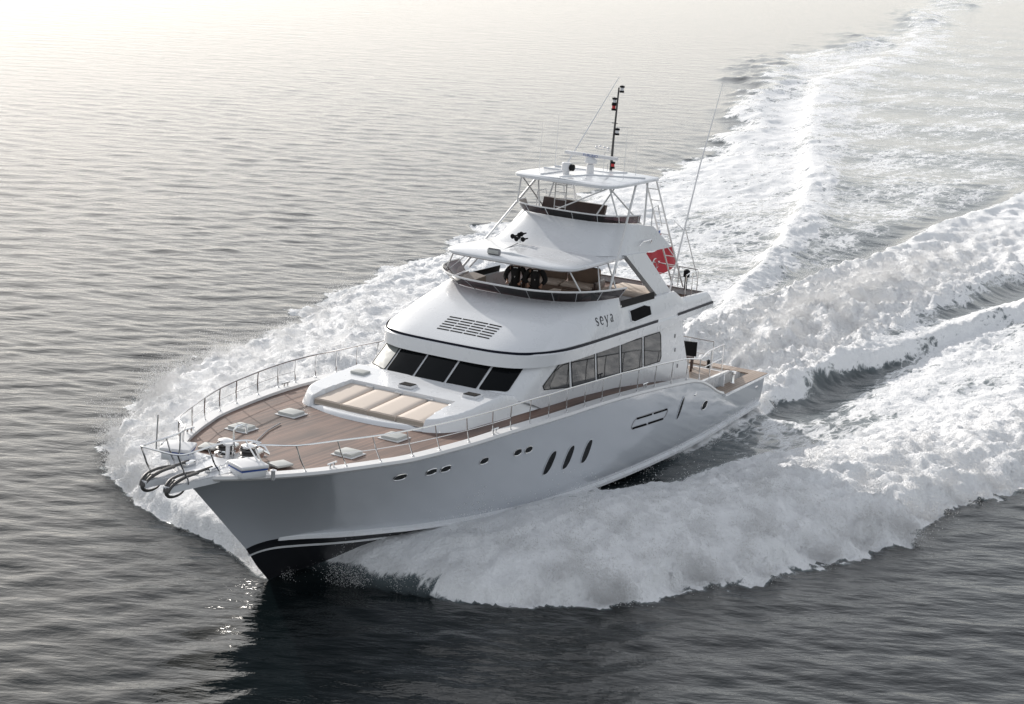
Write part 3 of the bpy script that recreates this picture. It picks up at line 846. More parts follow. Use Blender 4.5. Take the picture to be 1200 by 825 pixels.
nav_light(8.38, .05, 'red', 'lower_signal_light')
MB().tube([(-11.2, -.10, 9.75), (-11.2, .10, 9.75)], .012, 6).build('spreader', 'iron', mast)
MB().tube([(-11.2, 0, 8.9), (-11.2, -.6, 8.93)], .012, 6).build('sensor_arm', 'alu', mast)
for y, z in ((-.55, 8.97), (-.42, 9.0), (-.28, 8.98), (-.15, 8.97)):
    MB().ball((-11.2, y, z), .05, 8, 6, (1, 1, .7)).build('sensor', 'white', mast)
MB().tube([(-11.2, -.25, 8.3), (-11.2, -.25, 8.85), (-11.2, -.05, 8.88)], .012, 6).build('mast_hoop', 'alu', mast)
MB().tube([(-11.2, -.12, 8.3), (-11.2, -.12, 8.5), (-11.2, .0, 8.52)], .012, 6).build('mast_hoop', 'alu', mast)
rad = MB().lathe((-9.8, 0, 8.3), [(.12, 0), (.11, .28), (.07, .3), (.07, .34)], 14).build('radar', 'white', yacht)
MB().lathe((-9.8, 0, 8.6), [(.05, 0), (.2, .05), (.18, .16), (.06, .22)], 14).build('radar_gearbox', 'white', rad)
MB().box((-9.8, 0, 8.86), (.10, 1.76, .10), 0, .02).build('scanner_bar', 'white', rad)
fc = bpy.data.curves.new('radar_lettering', 'FONT')
fc.body = 'FURUNO'; fc.size = .12; fc.align_x = 'CENTER'; fc.extrude = .002
ft = bpy.data.objects.new('tmp', fc); SC.collection.objects.link(ft)
bpy.context.view_layer.update()
me = bpy.data.meshes.new_from_object(ft.evaluated_get(bpy.context.evaluated_depsgraph_get()))
bpy.data.objects.remove(ft, do_unlink=True)
me.materials.clear(); me.materials.append(MAT['blue'])
to = bpy.data.objects.new('radar_lettering', me); SC.collection.objects.link(to)
to.parent = rad
to.matrix_local = Matrix.Translation((-9.748, 0, 8.818)) @ Matrix.Rotation(math.radians(90), 4, 'Z') @ Matrix.Rotation(math.radians(90), 4, 'X')
sl = MB().lathe((-9.0, -.38, 8.30), [(.10, 0), (.10, .10), (.15, .12), (.15, .32), (.12, .36), (.001, .37)], 14).build('roof_searchlight', 'white', yacht)
MB().tube([(-8.99, -.23, 8.53), (-8.98, -.14, 8.53)], [.1, .1], 12).build('lens', 'black', sl)
def whip(a, b, r0=.02, r1=.006):
    a, b = Vector(a), Vector(b)
    m_ = MB().tube([a, a.lerp(b, .06), a.lerp(b, .07), b], [r0 * 1.5, r0 * 1.5, r0, r1], 6)
    return m_.build('whip_antenna', 'white', yacht)
whip((-11.0, -1.45, 8.28), (-14.3, -1.5, 10.9), .022, .01)
whip((-9.72, 1.15, 8.3), (-9.72, 1.15, 9.8), .008, .004)
whip((-10.4, -1.5, 8.3), (-10.4, -1.5, 9.9), .008, .004)
whip((-9.4, -1.5, 8.3), (-9.4, -1.5, 9.7), .008, .004)
whip((-11.0, .94, 8.3), (-11.25, .75, 9.2), .008, .004)
og = MB().tube([(-11.75, 2.05, 4.7), (-12.5, 2.05, 6.75), (-13.2, 2.05, 8.6), (-14.35, 2.05, 11.05)], [.03, .028, .022, .009], 8).build('tall_antenna', 'white', yacht)
MB().tube([(-12.5, 2.05, 6.75), (-13.85, 2.05, 5.0)], .018, 6).build('antenna_stay', 'alu', og)
MB().tube([(-12.15, 2.05, 5.75), (-11.4, 1.95, 6.3)], .014, 6).build('antenna_stay', 'alu', og)
MB().tube([(-12.5, 2.05, 6.62), (-12.42, 1.7, 6.9)], .012, 6).build('antenna_clamp', 'steel', og)
MB().ball((-13.08, 2.05, 8.28), .04, 8, 6).build('ferrule', 'steel', og)

# ---------------- rails
def rail_top(k): return k
RB_P = [(6.66, 1.80, 2.99), (5.66, 2.22, 2.99), (4.76, 2.56, 2.98), (3.82, 2.84, 2.98), (2.92, 3.02, 2.98), (1.82, 3.18, 2.98), (.81, 3.28, 2.98), (0, 3.31, 2.97), (-.95, 3.33, 2.95), (-1.95, 3.34, 2.91), (-2.95, 3.34, 2.88), (-4.0, 3.34, 2.84), (-5.05, 3.34, 2.80), (-6.15, 3.34, 2.76), (-7.3, 3.34, 2.69), (-8.5, 3.33, 2.61), (-9.7, 3.32, 2.52), (-10.85, 3.3, 2.42), (-12.0, 3.22, 2.22)]
for s_ in (1, -1):
    tops = [Vector((x + .22 * max(0, min(1, (x + 1) / 6)), s_ * (y - .14 * max(0, min(1, (x) / 5))), z + .66)) for x, y, z in RB_P]
    path = [Vector((7.28, s_ * 1.22, 3.0)), Vector((7.5, s_ * 1.02, 3.55)), Vector((7.42, s_ * 1.10, 3.66))] + tops + [Vector((-13.3, s_ * 2.92, 2.86)), Vector((-14.68, s_ * 2.86, 2.86))]
    path = [Vector(p) for p in crom([tuple(p) for p in path], 3)]
    hr_ = MB().tube(path, .021, 8).build('handrail', 'steel', yacht)
    for (x, y, z), t in zip(RB_P, tops):
        b = Vector((x, s_ * y, z + .03))
        MB().tube([b, b.lerp(t, .5) + Vector((.03, 0, 0)) , t], .016, 6).build('stanchion', 'steel', hr_)
        MB().lathe((b.x, b.y, b.z - .005), [(.001, .0), (.04, 0), (.04, .015), (.018, .03)], 8).build('stanchion_foot', 'steel', hr_)
    mid = [((Vector((x, s_ * y, z + .03)) + t) / 2 + Vector((.02, 0, 0))) for (x, y, z), t in zip(RB_P, tops)][1:8]
    MB().tube(mid, .009, 6).build('lower_wire', 'steel', hr_)
    for x, y in ((-13.5, 2.93), (-14.62, 2.87)):
        MB().tube([(x, s_ * y, 1.98), (x, s_ * y, 2.86)], .018, 6).build('stanchion', 'steel', hr_)
    MB().tube([(-12.9, s_ * 2.98, 2.42), (-14.62, s_ * 2.87, 2.42)], .012, 6).build('mid_rail', 'steel', hr_)
ar = MB().tube([(-14.7, -2.86, 2.88), (-14.7, 2.5, 2.88)], .02, 8).build('stern_rail', 'steel', yacht)
for y in (-2.0, -.4, 1.65, 2.48):
    MB().tube([(-14.7, y, 1.97), (-14.7, y, 2.88)], .016, 6).build('stanchion', 'steel', ar)
MB().tube([(-14.7, -2.8, 2.42), (-14.7, 2.4, 2.42)], .01, 6).build('mid_rail', 'steel', ar)
# pulpit
pp = [(7.40, -1.05, 3.70), (8.1, -.62, 3.74), (9.0, -.56, 3.74), (9.5, -.56, 3.72)]
pl2 = [(9.5, -.56, 3.72), (9.52, 0, 3.72), (9.5, .35, 3.72), (9.3, .52, 3.72), (8.6, .56, 3.74), (8.1, .62, 3.76), (7.62, .86, 3.76), (7.40, 1.08, 3.70)]
pu = MB().tube([Vector(p) for p in crom(pp, 4)] + [Vector(p) for p in crom(pl2, 4)][1:], .022, 8).build('pulpit_rail', 'steel', yacht)
for a, b in (((9.5, -.56, 3.72), (9.15, -.56, 3.0)), ((9.45, .40, 3.72), (9.15, .48, 3.0)), ((8.62, .56, 3.74), (8.25, .62, 3.02)), ((7.66, .84, 3.76), (7.38, 1.2, 3.02)), ((8.66, -.56, 3.74), (8.3, -.6, 3.02)), ((8.1, -.62, 3.74), (7.95, -.75, 3.02))):
    MB().tube([a, lerp(np.array(a), np.array(b), .6), (b[0] + .02, b[1], b[2] + .12), b], .02, 6).build('pulpit_post', 'steel', pu)
MB().tube([(9.0, -.56, 3.52), (9.0, -.54, 4.34)], .016, 6).build('jack_staff', 'steel', pu)

# ---------------- bow sprit, anchors, windlass, lockers, hatches
sp = MB()
spo = [(7.3, .80), (8.3, .62), (9.3, .44), (9.66, .40), (9.70, .24), (9.4, .20), (9.2, .12), (9.15, 0)]
spf = [(x, y) for x, y in spo] + [(x, -y) for x, y in reversed(spo[:-1])]
n = len(spf)
sp.prism([(x, y, 2.93 if x > 8 else 2.99) for x, y in spf], (0, 0, -.05), (0, 0, .10))
sprit = sp.build('bowsprit', 'gelcoat', yacht, smooth=25)
for s_ in (1, -1):
    y = s_ * .33
    an = MB()
    an.tube([(8.1, y, 3.16), (9.0, y, 3.14), (9.62, y, 3.04)], [.035, .04, .05], 8)
    for d in (-.09, .09):
        an.tube([Vector(q) for q in crom([(8.7, y + d * .6, 3.15), (9.1, y + d, 3.17), (9.5, y + d, 3.13), (9.70, y + d * .8, 3.02), (9.78, y + d * .5, 2.90)], 4)], .036, 8)
    pa_ = crom([(9.5, y, 3.13), (9.70, y, 3.0), (9.77, y, 2.88), (9.68, y, 2.77), (9.48, y, 2.72), (9.24, y, 2.74), (9.08, y, 2.83)], 4)
    an.tube([Vector(q) for q in pa_], [float(np.interp(k, [0, 8, 24], [.038, .048, .014])) for k in range(len(pa_))], 8)
    an.v = [(8.8 + (p[0] - 8.8) * .92, p[1], 3.08 + (p[2] - 3.08) * .90) for p in an.v]
    an.build('anchor', 'iron', yacht)
    MB().box((8.15, y, 3.10), (.34, .2, .12), 0, .03).build('chain_stopper', 'steel', yacht)
    ch = MB()
    for k in range(14):
        x = 7.0 + k * .085
        ch.tube([(x - .05, y, 3.10), (x, y + (.03 if k % 2 else 0), 3.10 + (0 if k % 2 else .03)), (x + .05, y, 3.10), (x, y - (.03 if k % 2 else 0), 3.10 - (0 if k % 2 else .03)), (x - .05, y, 3.10)], .012, 5)
    ch.build('anchor_chain', 'steel', yacht)
    wd_ = MB().lathe((6.85, y, 3.02), [(.24, 0), (.24, .06), (.14, .10), (.11, .22), (.17, .30), (.17, .36), (.06, .40), (.001, .40)], 16)
    wd_.build('windlass', 'steel', yacht)
    MB().lathe((6.85, y, 3.16), [(.19, 0), (.21, .03), (.15, .07), (.21, .11), (.19, .14)], 16).build('chain_gypsy', 'iron', yacht)
    MB().box((6.55, y + s_ * .02, 3.13), (.30, .24, .22), 0, .05).build('windlass_motor', 'steel', yacht)
    # lockers with hinged lids and blue trim
    lx, ly, rz = 7.72, s_ * .98, s_ * -.42
    lk = MB().box((lx, ly, 3.11), (.62, .62, .20), rz, .03).build('deck_locker', 'gelcoat', yacht)
    MB().box((lx, ly, 3.262), (.70, .70, .09), rz, .03).build('locker_lid', 'white', lk)
    MB().box((lx, ly, 3.196), (.645, .645, .04), rz, 0).build('blue_trim', 'blue', lk)
    MB().box((6.55, s_ * 1.02, 3.02), (.46, .40, .06), s_ * -.3, .02).build('deck_hatch', 'hatch', yacht)
    for x, y_ in ((2.62, 1.54), (4.62, 1.56)):
        ht_ = MB().box((x, s_ * y_, deck_z(x) + .05), (.50, .50, .10), .0, .035).build('deck_hatch', 'hatch', yacht)
        MB().box((x, s_ * y_, deck_z(x) + .013), (.60, .60, .024), .0, .01).build('hatch_coaming', 'cover_board', ht_)
    for cx, cz in ((6.0, 3.0), (0.6, 2.97), (-8.0, 2.66)):
        y_ = s_ * (sheer_y(cx) - .17)
        c = MB().tube([(cx - .17, y_, cz + .14), (cx + .17, y_, cz + .14)], .022, 6)
        c.tube([(cx - .07, y_, cz), (cx - .07, y_, cz + .14)], .024, 6); c.tube([(cx + .07, y_, cz), (cx + .07, y_, cz + .14)], .024, 6)
        c.build('mooring_cleat', 'steel', yacht)
    MB().lathe((7.55, s_ * 1.55, 2.98), [(.05, 0), (.05, .2), (.08, .22), (.001, .25)], 10).build('bollard', 'steel', yacht)
    MB().lathe((-15.45, s_ * 2.95, 1.48), [(.08, 0), (.06, .05), (.05, .28), (.10, .32), (.10, .38), (.001, .40)], 12).build('stern_capstan', 'steel', yacht)
    MB().lathe((-15.1, s_ * 2.2, 1.9), [(.06, 0), (.05, .2), (.09, .23), (.001, .28)], 10).build('stern_bollard', 'black', yacht)
    MB().box((7.0, s_ * .05, 3.02), (1.0, .5, .04), 0, .01).build('windlass_plate', 'cover_board', yacht) if s_ > 0 else None
MB().tube([(7.0, .02, 3.03), (7.0, .02, 3.70), (6.95, .06, 3.80), (6.86, .12, 3.83), (6.78, .18, 3.78), (6.76, .2, 3.62)], .028, 8).build('shower_column', 'steel', yacht)
MB().lathe((7.15, -.02, 3.05), [(.05, 0), (.05, .32), (.12, .34), (.12, .38), (.001, .39)], 12).build('foot_switch', 'white', yacht)
MB().tube([(6.6, .3, 3.06), (6.3, .45, 3.02), (5.9, -.2, 2.985), (5.2, -.65, 2.98), (4.3, -1.0, 2.98), (3.6, -1.16, 2.98)], .016, 6).build('deck_hose', 'grey', yacht)
MB().tube([(6.5, -.1, 3.2), (6.35, .1, 3.3), (6.2, .3, 3.2), (6.3, .5, 3.1), (6.5, .35, 3.25)], .03, 6).build('hose_coil', 'steel', yacht)

# aft flybridge rails
for s_ in (1, -1):
    q = MB().tube([(-12.3, s_ * 2.35, 5.3), (-12.45, s_ * 2.35, 5.34), (-13.3, s_ * 2.3, 5.3), (-13.62, s_ * 2.15, 5.3), (-13.65, 0, 5.3)], .02, 8).build('fly_rail', 'steel', yacht)
    MB().tube([(-12.3, s_ * 2.35, 5.0), (-13.3, s_ * 2.3, 5.0), (-13.62, s_ * 2.15, 5.0), (-13.65, 0, 5.0)], .013, 6).build('mid_rail', 'steel', q)
    for x, y in ((-12.3, 2.35), (-12.85, 2.32), (-13.35, 2.28), (-13.63, 1.5), (-13.65, .7)):
        MB().tube([(x, s_ * y, 4.5), (x, s_ * y, 5.3)], .016, 6).build('stanchion', 'steel', q)
MB().lathe((-12.75, 2.15, 4.75), [(.05, 0), (.04, .4), (.10, .42), (.10, .62), (.04, .66), (.001, .66)], 10).build('deck_lamp', 'black', yacht)

# ================================================================== THINGS ABOARD (each its own top-level object)
def at(x, y, z, rz=0.0): return M @ Matrix.Translation((x, y, z)) @ Matrix.Rotation(rz, 4, 'Z')
# sunpad cushions
lab = ['outermost starboard beige cushion of the foredeck sunpad, by the pale blind', 'starboard inner beige cushion of the foredeck sunpad', 'port inner beige cushion of the foredeck sunpad', 'outermost port beige cushion of the foredeck sunpad, nearest the viewer']
for i in range(4):
    yc = -1.245 + i * .83
    c = thing('sunpad_cushion', lab[i], 'cushion', (.75, yc, 3.0), 0, 'foredeck sunpad cushions')
    m_ = MB(); rws = []
    wf, wa = .405, .385
    for k in range(9):
        t = k / 8; x = lerp(.76 - .03 * abs(i - 1.5), -.80, t); w = lerp(wf, wa, t); zt_ = lerp(.155, .285, t)
        b = .035
        rws.append([(x, -w, zt_ - .16), (x, -w, zt_ - b), (x, -w + b, zt_), (x, -w * .5, zt_ + .008), (x, w * .5, zt_ + .008), (x, w - b, zt_), (x, w, zt_ - b), (x, w, zt_ - .16)])
    m_.grid(rws); m_.f.append(tuple(range(8))); m_.f.append(tuple(len(m_.v) - 8 + j for j in reversed(range(8))))
    m_.build('cushion_top', 'cushion', c, smooth=50)
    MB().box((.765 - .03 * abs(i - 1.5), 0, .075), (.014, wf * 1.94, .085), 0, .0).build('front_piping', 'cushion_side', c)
# flybridge furniture
s1 = thing('bench_sofa', 'brown sofa with dark arms behind the two suited people on the flybridge', 'sofa', (-9.75, -.55, 4.47), math.radians(8))
MB().box((0, 0, .25), (.8, 2.2, .34), 0, .05).build('base', 'sofa', s1)
for y in (-.53, .53):
    MB().box((.03, y, .46), (.72, 1.02, .10), 0, .045).build('seat_cushion', 'cushion', s1)
    MB().box((-.36, y, .72), (.16, 1.02, .52), 0, .06).build('back_cushion', 'sofa', s1)
for y in (-1.14, 1.14):
    MB().box((0, y, .42), (.84, .09, .5), 0, .02).build('armrest', 'darkwood', s1)
s2 = thing('cocktail_table', 'low table with pale top in front of the flybridge sofa', 'table', (-8.45, .25, 4.47), .1)
MB().box((0, 0, .44), (.7, 1.1, .05), 0, .02).build('tabletop', 'cushion', s2)
for a in (-.3, .3):
    for b in (-.48, .48):
        MB().box((a, b, .21), (.05, .05, .42)).build('leg', 'darkwood', s2)
s3 = thing('lounge_pad', 'wide beige sunbed pad on the flybridge beside the raked arch leg', 'sunbed', (-10.3, 1.55, 4.47), 0)
MB().box((0, 0, .22), (1.5, 1.5, .40), 0, .04).build('base', 'gelcoat', s3)
MB().box((0, 0, .48), (1.5, 1.5, .13), 0, .05).build('mattress', 'cushion', s3)
s4 = thing('flybridge_armchair', 'brown armchair with pale wooden arm next to the smoked windscreen', 'armchair', (-7.6, .95, 4.47), math.radians(185))
MB().box((0, 0, .25), (.62, .66, .32), 0, .05).build('seat', 'sofa', s4)
MB().box((-.28, 0, .55), (.14, .64, .5), 0, .05).build('backrest', 'sofa', s4)
for y in (-.36, .36):
    MB().box((0, y, .36), (.62, .08, .44), 0, .02).build('armrest', 'cushion', s4)
lr = thing('life_ring', 'white life ring hung on the starboard side of the flybridge', 'life ring', (-11.4, -2.28, 5.1))
m_ = MB(); pts = [(.0 + .26 * math.cos(2 * math.pi * k / 20), 0, .26 * math.sin(2 * math.pi * k / 20)) for k in range(22)]
m_.tube(pts, .06, 8, cap=False).build('ring', 'white', lr)
# aft deck chair
ch = thing('deck_chair', 'dark wooden chair with black back on the aft deck', 'chair', (-14.05, 1.75, 1.96), math.radians(200))
MB().box((.02, 0, .42), (.55, .62, .07), 0, .02).build('seat', 'darkwood', ch)
MB().prism([(-.26, -.42, .5), (-.26, .42, .5), (-.36, .42, .98), (-.36, -.42, .98)], (0, 0, 0), (.07, 0, 0)).build('backrest', 'black', ch)
for a in (-.24, .26):
    for b in (-.29, .29):
        MB().box((a, b, .20), (.07, .07, .40)).build('leg', 'darkwood', ch)
for b in (-.33, .33):
    MB().box((0, b, .62), (.56, .06, .05), 0, .015).build('armrest', 'darkwood', ch)
# ensign
fs = thing('ensign', 'red flag with white crescent and star flying from the aft flybridge', 'flag', (-12.95, .6, 4.45))
MB().tube([(0, 0, 0), (.05, 0, 1.35)], .02, 8).build('flagstaff', 'white', fs)
def flag_pt(u, v):
    tl, tr_, br, bl = Vector((-.02, 0, 1.22)), Vector((-1.95, 0, 1.20)), Vector((-2.75, 0, .50)), Vector((-.6, 0, .38))
    tl = Vector((.03, 0, 1.25)); bl = Vector((.0, 0, .35))
    p = (tl.lerp(tr_, u)).lerp(bl.lerp(br, u), v)
    p.y += .10 * math.sin(u * 9 + v * 2) * u
    p.z -= .05 * math.sin(u * 5)
    return p
m_ = MB(); m_.grid([[flag_pt(u / 24, v / 12) for u in range(25)] for v in range(13)])
clo = m_.build('cloth', 'flag', fs, smooth=60)
def flag_poly(pts, name):
    V = []
    for s__ in (1, -1):
        m2 = MB()
        P = [flag_pt(u, v) + Vector((0, s__ * .012, 0)) for u, v in pts]
        c = sum(P, Vector()) / len(P)
        yield P
mk = MB()
for s__ in (1, -1):
    outer = arc(.36, .5, .13, .23, 50, 310, 20); inn = arc(.395, .5, .105, .185, 310, 50, 20)
    o_ = [flag_pt(u, v) + Vector((0, s__ * .012, 0)) for u, v in outer]; i_ = [flag_pt(u, v) + Vector((0, s__ * .012, 0)) for u, v in reversed(inn)]
    mk.grid([o_, i_])
    st = []
    for k in range(10):
        r = 1 if k % 2 == 0 else .4
        a = math.radians(180 + 36 * k)
        st.append(flag_pt(.49 + .045 * r * math.cos(a), .5 + .085 * r * math.sin(a)) + Vector((0, s__ * .012, 0)))
    c = flag_pt(.49, .5) + Vector((0, s__ * .012, 0))
    mk.add(st + [c], [(k, (k + 1) % 10, 10) for k in range(10)])
mk.build('emblem', 'white', clo, smooth=0)
# small bunting on the arch
pn = thing('pennant', 'small red white and blue pennant hanging beside the port ladder', 'pennant', (-11.35, 1.7, 6.75))
for k, mt in enumerate(('white', 'blue', 'red', 'white', 'blue')):
    MB().box((-.08 * k, 0, -.11 * k), (.10, .015, .10), 0, .0).build('cloth_band', mt, pn)

# ---------------- two people in dark suits at the flybridge console
def skin_mesh(name, nodes, edges, mat, parent, root=0, levels=2):
    me = bpy.data.meshes.new(name)
    me.from_pydata([n_[0] for n_ in nodes], edges, [])
    o = bpy.data.objects.new(name, me)
    SC.collection.objects.link(o)
    o.parent = parent
    sk = o.modifiers.new('skin', 'SKIN'); sk.use_smooth_shade = True
    for i, n_ in enumerate(nodes):
        r = n_[1]
        me.skin_vertices[0].data[i].radius = r if isinstance(r, tuple) else (r, r)
        me.skin_vertices[0].data[i].use_root = (i == root)
    ss = o.modifiers.new('sub', 'SUBSURF'); ss.levels = levels; ss.render_levels = levels
    bpy.context.view_layer.update()
    ev = bpy.data.meshes.new_from_object(o.evaluated_get(bpy.context.evaluated_depsgraph_get()))
    o.modifiers.clear()
    o.data = ev
    ev.materials.clear(); ev.materials.append(MAT[mat])
    ev.polygons.foreach_set('use_smooth', [True] * len(ev.polygons))
    return o
def person(loc, rz, label, reach):
    t = thing('person', label, 'person', loc, rz, 'people at the flybridge console')
    t.matrix_world = t.matrix_world @ Matrix.Scale(.90, 4)
    # skeleton, facing +x
    N, E = [], []
    def nd(p, r): N.append((p, r)); return len(N) - 1
    def ln(*ix):
        for a, b in zip(ix, ix[1:]): E.append((a, b))
    pel = nd((0, 0, .95), (.125, .10)); wst = nd((0, 0, 1.10), (.125, .095)); che = nd((.01, 0, 1.30), (.155, .105)); sho = nd((0, 0, 1.43), (.09, .08)); nek = nd((.01, 0, 1.51), .052)
    ln(pel, wst, che, sho, nek)
    h1 = nd((.02, 0, 1.58), (.07, .075)); h2 = nd((.03, 0, 1.66), (.078, .092)); h3 = nd((.02, 0, 1.73), (.06, .07)); ln(nek, h1, h2, h3)
    hands = []
    for s_ in (1, -1):
        hip = nd((0, s_ * .10, .88), .095); kn = nd((.03, s_ * .12, .50), .062); ank = nd((0, s_ * .12, .10), .045); toe = nd((.17, s_ * .14, .04), .04); ln(pel, hip, kn, ank, toe)
        sh_ = nd((0, s_ * .19, 1.41), .062); el = nd((-.02 + .08 * reach, s_ * .33, 1.14), .045); wr = nd((.24 * reach + .05, s_ * .22, .98 + .06 * reach), .03); pm = nd((.30 * reach + .09, s_ * .20, .94 + .06 * reach), (.036, .02)); ln(sho, sh_, el, wr, pm)
        hands.append(N[pm][0])
        for k, (dy, L) in enumerate(((-.03, .065), (-.01, .075), (.01, .07), (.03, .055))):
            b = N[pm][0]; f1 = nd((b[0] + .04, b[1] + dy, b[2] - .02), .0095); f2 = nd((b[0] + .04 + L * .5, b[1] + dy, b[2] - .05), .0085); ln(pm, f1, f2)
        th = nd((N[pm][0][0] + .02, N[pm][0][1] - s_ * .045, N[pm][0][2] - .005), .011); th2 = nd((N[pm][0][0] + .055, N[pm][0][1] - s_ * .06, N[pm][0][2] - .02), .0095); ln(pm, th, th2)
    body = skin_mesh('body', N, E, 'skin', t)
    face = MB()
    face.ball((.105, .032, 1.665), .012, 8, 6); face.ball((.105, -.032, 1.665), .012, 8, 6)
    face.build('eyes', 'white', t)
    MB().tube([(.105, 0, 1.67), (.13, 0, 1.635), (.108, 0, 1.622)], [.008, .014, .012], 6).build('nose', 'skin', t)
    MB().tube([(.098, -.025, 1.595), (.104, 0, 1.593), (.098, .025, 1.595)], .006, 6).build('mouth', 'skin', t)
    er = MB(); er.ball((.02, .083, 1.655), .03, 8, 6, (.6, .35, 1)); er.ball((.02, -.083, 1.655), .03, 8, 6, (.6, .35, 1)); er.build('ears', 'skin', t)
    MB().ball((.0, 0, 1.70), .098, 14, 10, (1, .9, .85)).build('hair', 'hair', t)
    # jacket
    J = [((0, 0, .70), (.25, .19)), ((0, 0, .95), (.23, .17)), ((0, 0, 1.12), (.21, .155)), ((.01, 0, 1.30), (.24, .16)), ((0, 0, 1.44), (.11, .09))]
    Ej_ = [(0, 1), (1, 2), (2, 3), (3, 4)]
    for s_ in (1, -1):
        b = len(J)
        J += [((0, s_ * .22, 1.40), .10), ((-.02 + .08 * reach, s_ * .34, 1.14), .095), ((.22 * reach + .05, s_ * .23, .985 + .05 * reach), .062)]
        Ej_ += [(4, b), (b, b + 1), (b + 1, b + 2)]
    skin_mesh('jacket', J, Ej_, 'suit', t)
    T = [((0, 0, .93), (.14, .115))]; Et = []
    for s_ in (1, -1):
        b = len(T)
        T += [((0, s_ * .105, .86), .108), ((.03, s_ * .125, .50), .078), ((0, s_ * .125, .10), .065)]
        Et += [(0, b), (b, b + 1), (b + 1, b + 2)]
    skin_mesh('trousers', T, Et, 'suit', t)
    for s_ in (1, -1):
        MB().box((.06, s_ * .13, .035), (.28, .10, .07), 0, .03).build('shoe', 'black', t)
    # white shirt showing in the V of the jacket
    V = [(.075, -.075, 1.475), (.085, .075, 1.475), (.178, .0, 1.24)]
    MB().prism([(.11, -.075, 1.46), (.11, .075, 1.46), (.20, .0, 1.13)], (0, 0, 0), (.02, 0, 0)).build('shirt_front', 'shirt', t, smooth=0)
    return t
person((-6.72, -.55, 4.47), math.radians(20), 'person in a black suit and white collar on the flybridge, nearer the chart table', 1.0)
person((-6.78, .06, 4.47), math.radians(25), 'person in a black suit and white collar on the flybridge, nearer the sofa', .3)

# ================================================================== SEA
def _hash(ix, iy, seed):
    h = (ix.astype(np.int64) * 374761393 + iy.astype(np.int64) * 668265263 + seed * 974711) & 0xFFFFFFFF
    h = ((h ^ (h >> 13)) * 1274126177) & 0xFFFFFFFF
    return ((h ^ (h >> 16)) & 0xFFFF) / 65536.0 * 2 * np.pi
def perlin(x, y, seed=0):
    x0 = np.floor(x); y0 = np.floor(y)
    fx = x - x0; fy = y - y0
    u = fx * fx * fx * (fx * (fx * 6 - 15) + 10); v = fy * fy * fy * (fy * (fy * 6 - 15) + 10)
    def g(a, b):
        t = _hash(x0 + a, y0 + b, seed)
        return np.cos(t) * (fx - a) + np.sin(t) * (fy - b)
    n0 = g(0, 0) * (1 - u) + g(1, 0) * u
    n1 = g(0, 1) * (1 - u) + g(1, 1) * u
    return (n0 * (1 - v) + n1 * v) * 1.5
def fbm(x, y, oct_, seed=0, gain=.5):
    s = 0; a = 1; t = 0
    for k in range(oct_):
        s = s + a * perlin(x * 2 ** k + 17.3 * k, y * 2 ** k - 9.1 * k, seed + k); t += a; a *= gain
    return s / t
def ss(e0, e1, v):
    t = np.clip((v - e0) / (e1 - e0), 0, 1); return t * t * (3 - 2 * t)
def tab(v, pts): return np.interp(v, [p[0] for p in pts], [p[1] for p in pts])

def axis(lo, a, b, hi, d0, g):
    mid = list(np.arange(a, b, d0))
    up, x, = [], b
    while x < hi:
        up.append(x); x += d0 * (1 + g * (x - b))
    dn, x = [], a - d0
    while x > lo:
        dn.append(x); x -= d0 * (1 + g * (a - x))
    return np.array(dn[::-1] + mid + up + [hi])
XS = axis(-6000, -40, 9.5, 900, .11, .075)
YS = axis(-3500, -17, 15, 1500, .11, .075)
X, Y = np.meshgrid(XS, YS, indexing='ij')
DX = np.maximum(np.gradient(XS)[:, None], np.gradient(YS)[None, :])

# wind sea: many small wave trains
r2 = np.random.default_rng(5)
wav = np.zeros_like(X)
for k in range(72):
    lam = .32 * (2.6 / .32) ** r2.random()
    th = math.radians(212) + r2.normal() * math.radians(30 if lam < 3 else 20)
    st = .0115 * (1.2 if .6 < lam < 2.5 else .6)
    amp = st * lam / (2 * math.pi)
    kk = 2 * math.pi / lam
    ph = kk * (X * math.cos(th) + Y * math.sin(th)) + r2.random() * 6.28 + .8 * perlin(X / (lam * 4), Y / (lam * 4), k) if k % 2 else kk * (X * math.cos(th) + Y * math.sin(th)) + r2.random() * 6.28
    wav += amp * ss(2.2, 4.5, lam / DX) * np.sin(ph)
wav *= .75 + .5 * fbm(X / 23, Y / 23, 3, 40)

# ---- wake of the yacht
S = 5.36 - X
A = np.abs(Y)
SIDE = np.sign(Y)
e1 = fbm(X / 2.6, Y / 2.6, 4, 3)
e2 = fbm(X / 9, Y / 9, 3, 8)
e0 = fbm(X / .62, Y / .62, 3, 31)
STB = (Y < 0)
ef = fbm(X / .27, Y / .27, 2, 77)
a_h = tab(S, [(-1, -.3), (0, 0), (1.2, .32), (3, 1.05), (5.5, 2.0), (8, 2.5), (12, 2.85), (23, 2.95), (23.4, 2.9), (24, 2.9)])
a_in = tab(S, [(0, -.2), (3, .9), (8, 2.4), (10, 2.9), (12.9, 3.3), (14.2, 3.8), (16.2, 4.05), (17.8, 4.3), (19, 4.7), (20.8, 5.6), (30, 7.0), (45, 8.5), (80, 14), (150, 36), (330, 78)])
a_out = tab(S, [(-.3, 0), (0, .25), (.6, 1.1), (1.2, 2.2), (1.6, 3.9), (2.1, 5.3), (3.5, 7.05), (5.5, 8.3), (8, 9.3), (12, 11.2), (18, 12.3), (20, 12.8), (30, 15.4), (38, 17.4), (60, 21.5), (79, 24.3), (94, 28.5), (117, 37), (151, 48), (167, 53), (224, 60), (324, 84), (800, 190), (4000, 800)])
a_out = a_out * np.where(STB, tab(S, [(0, 1), (2, 1.05), (4, 1.16), (12, 1.20), (30, 1.14), (60, 1.0)]), 1.0)
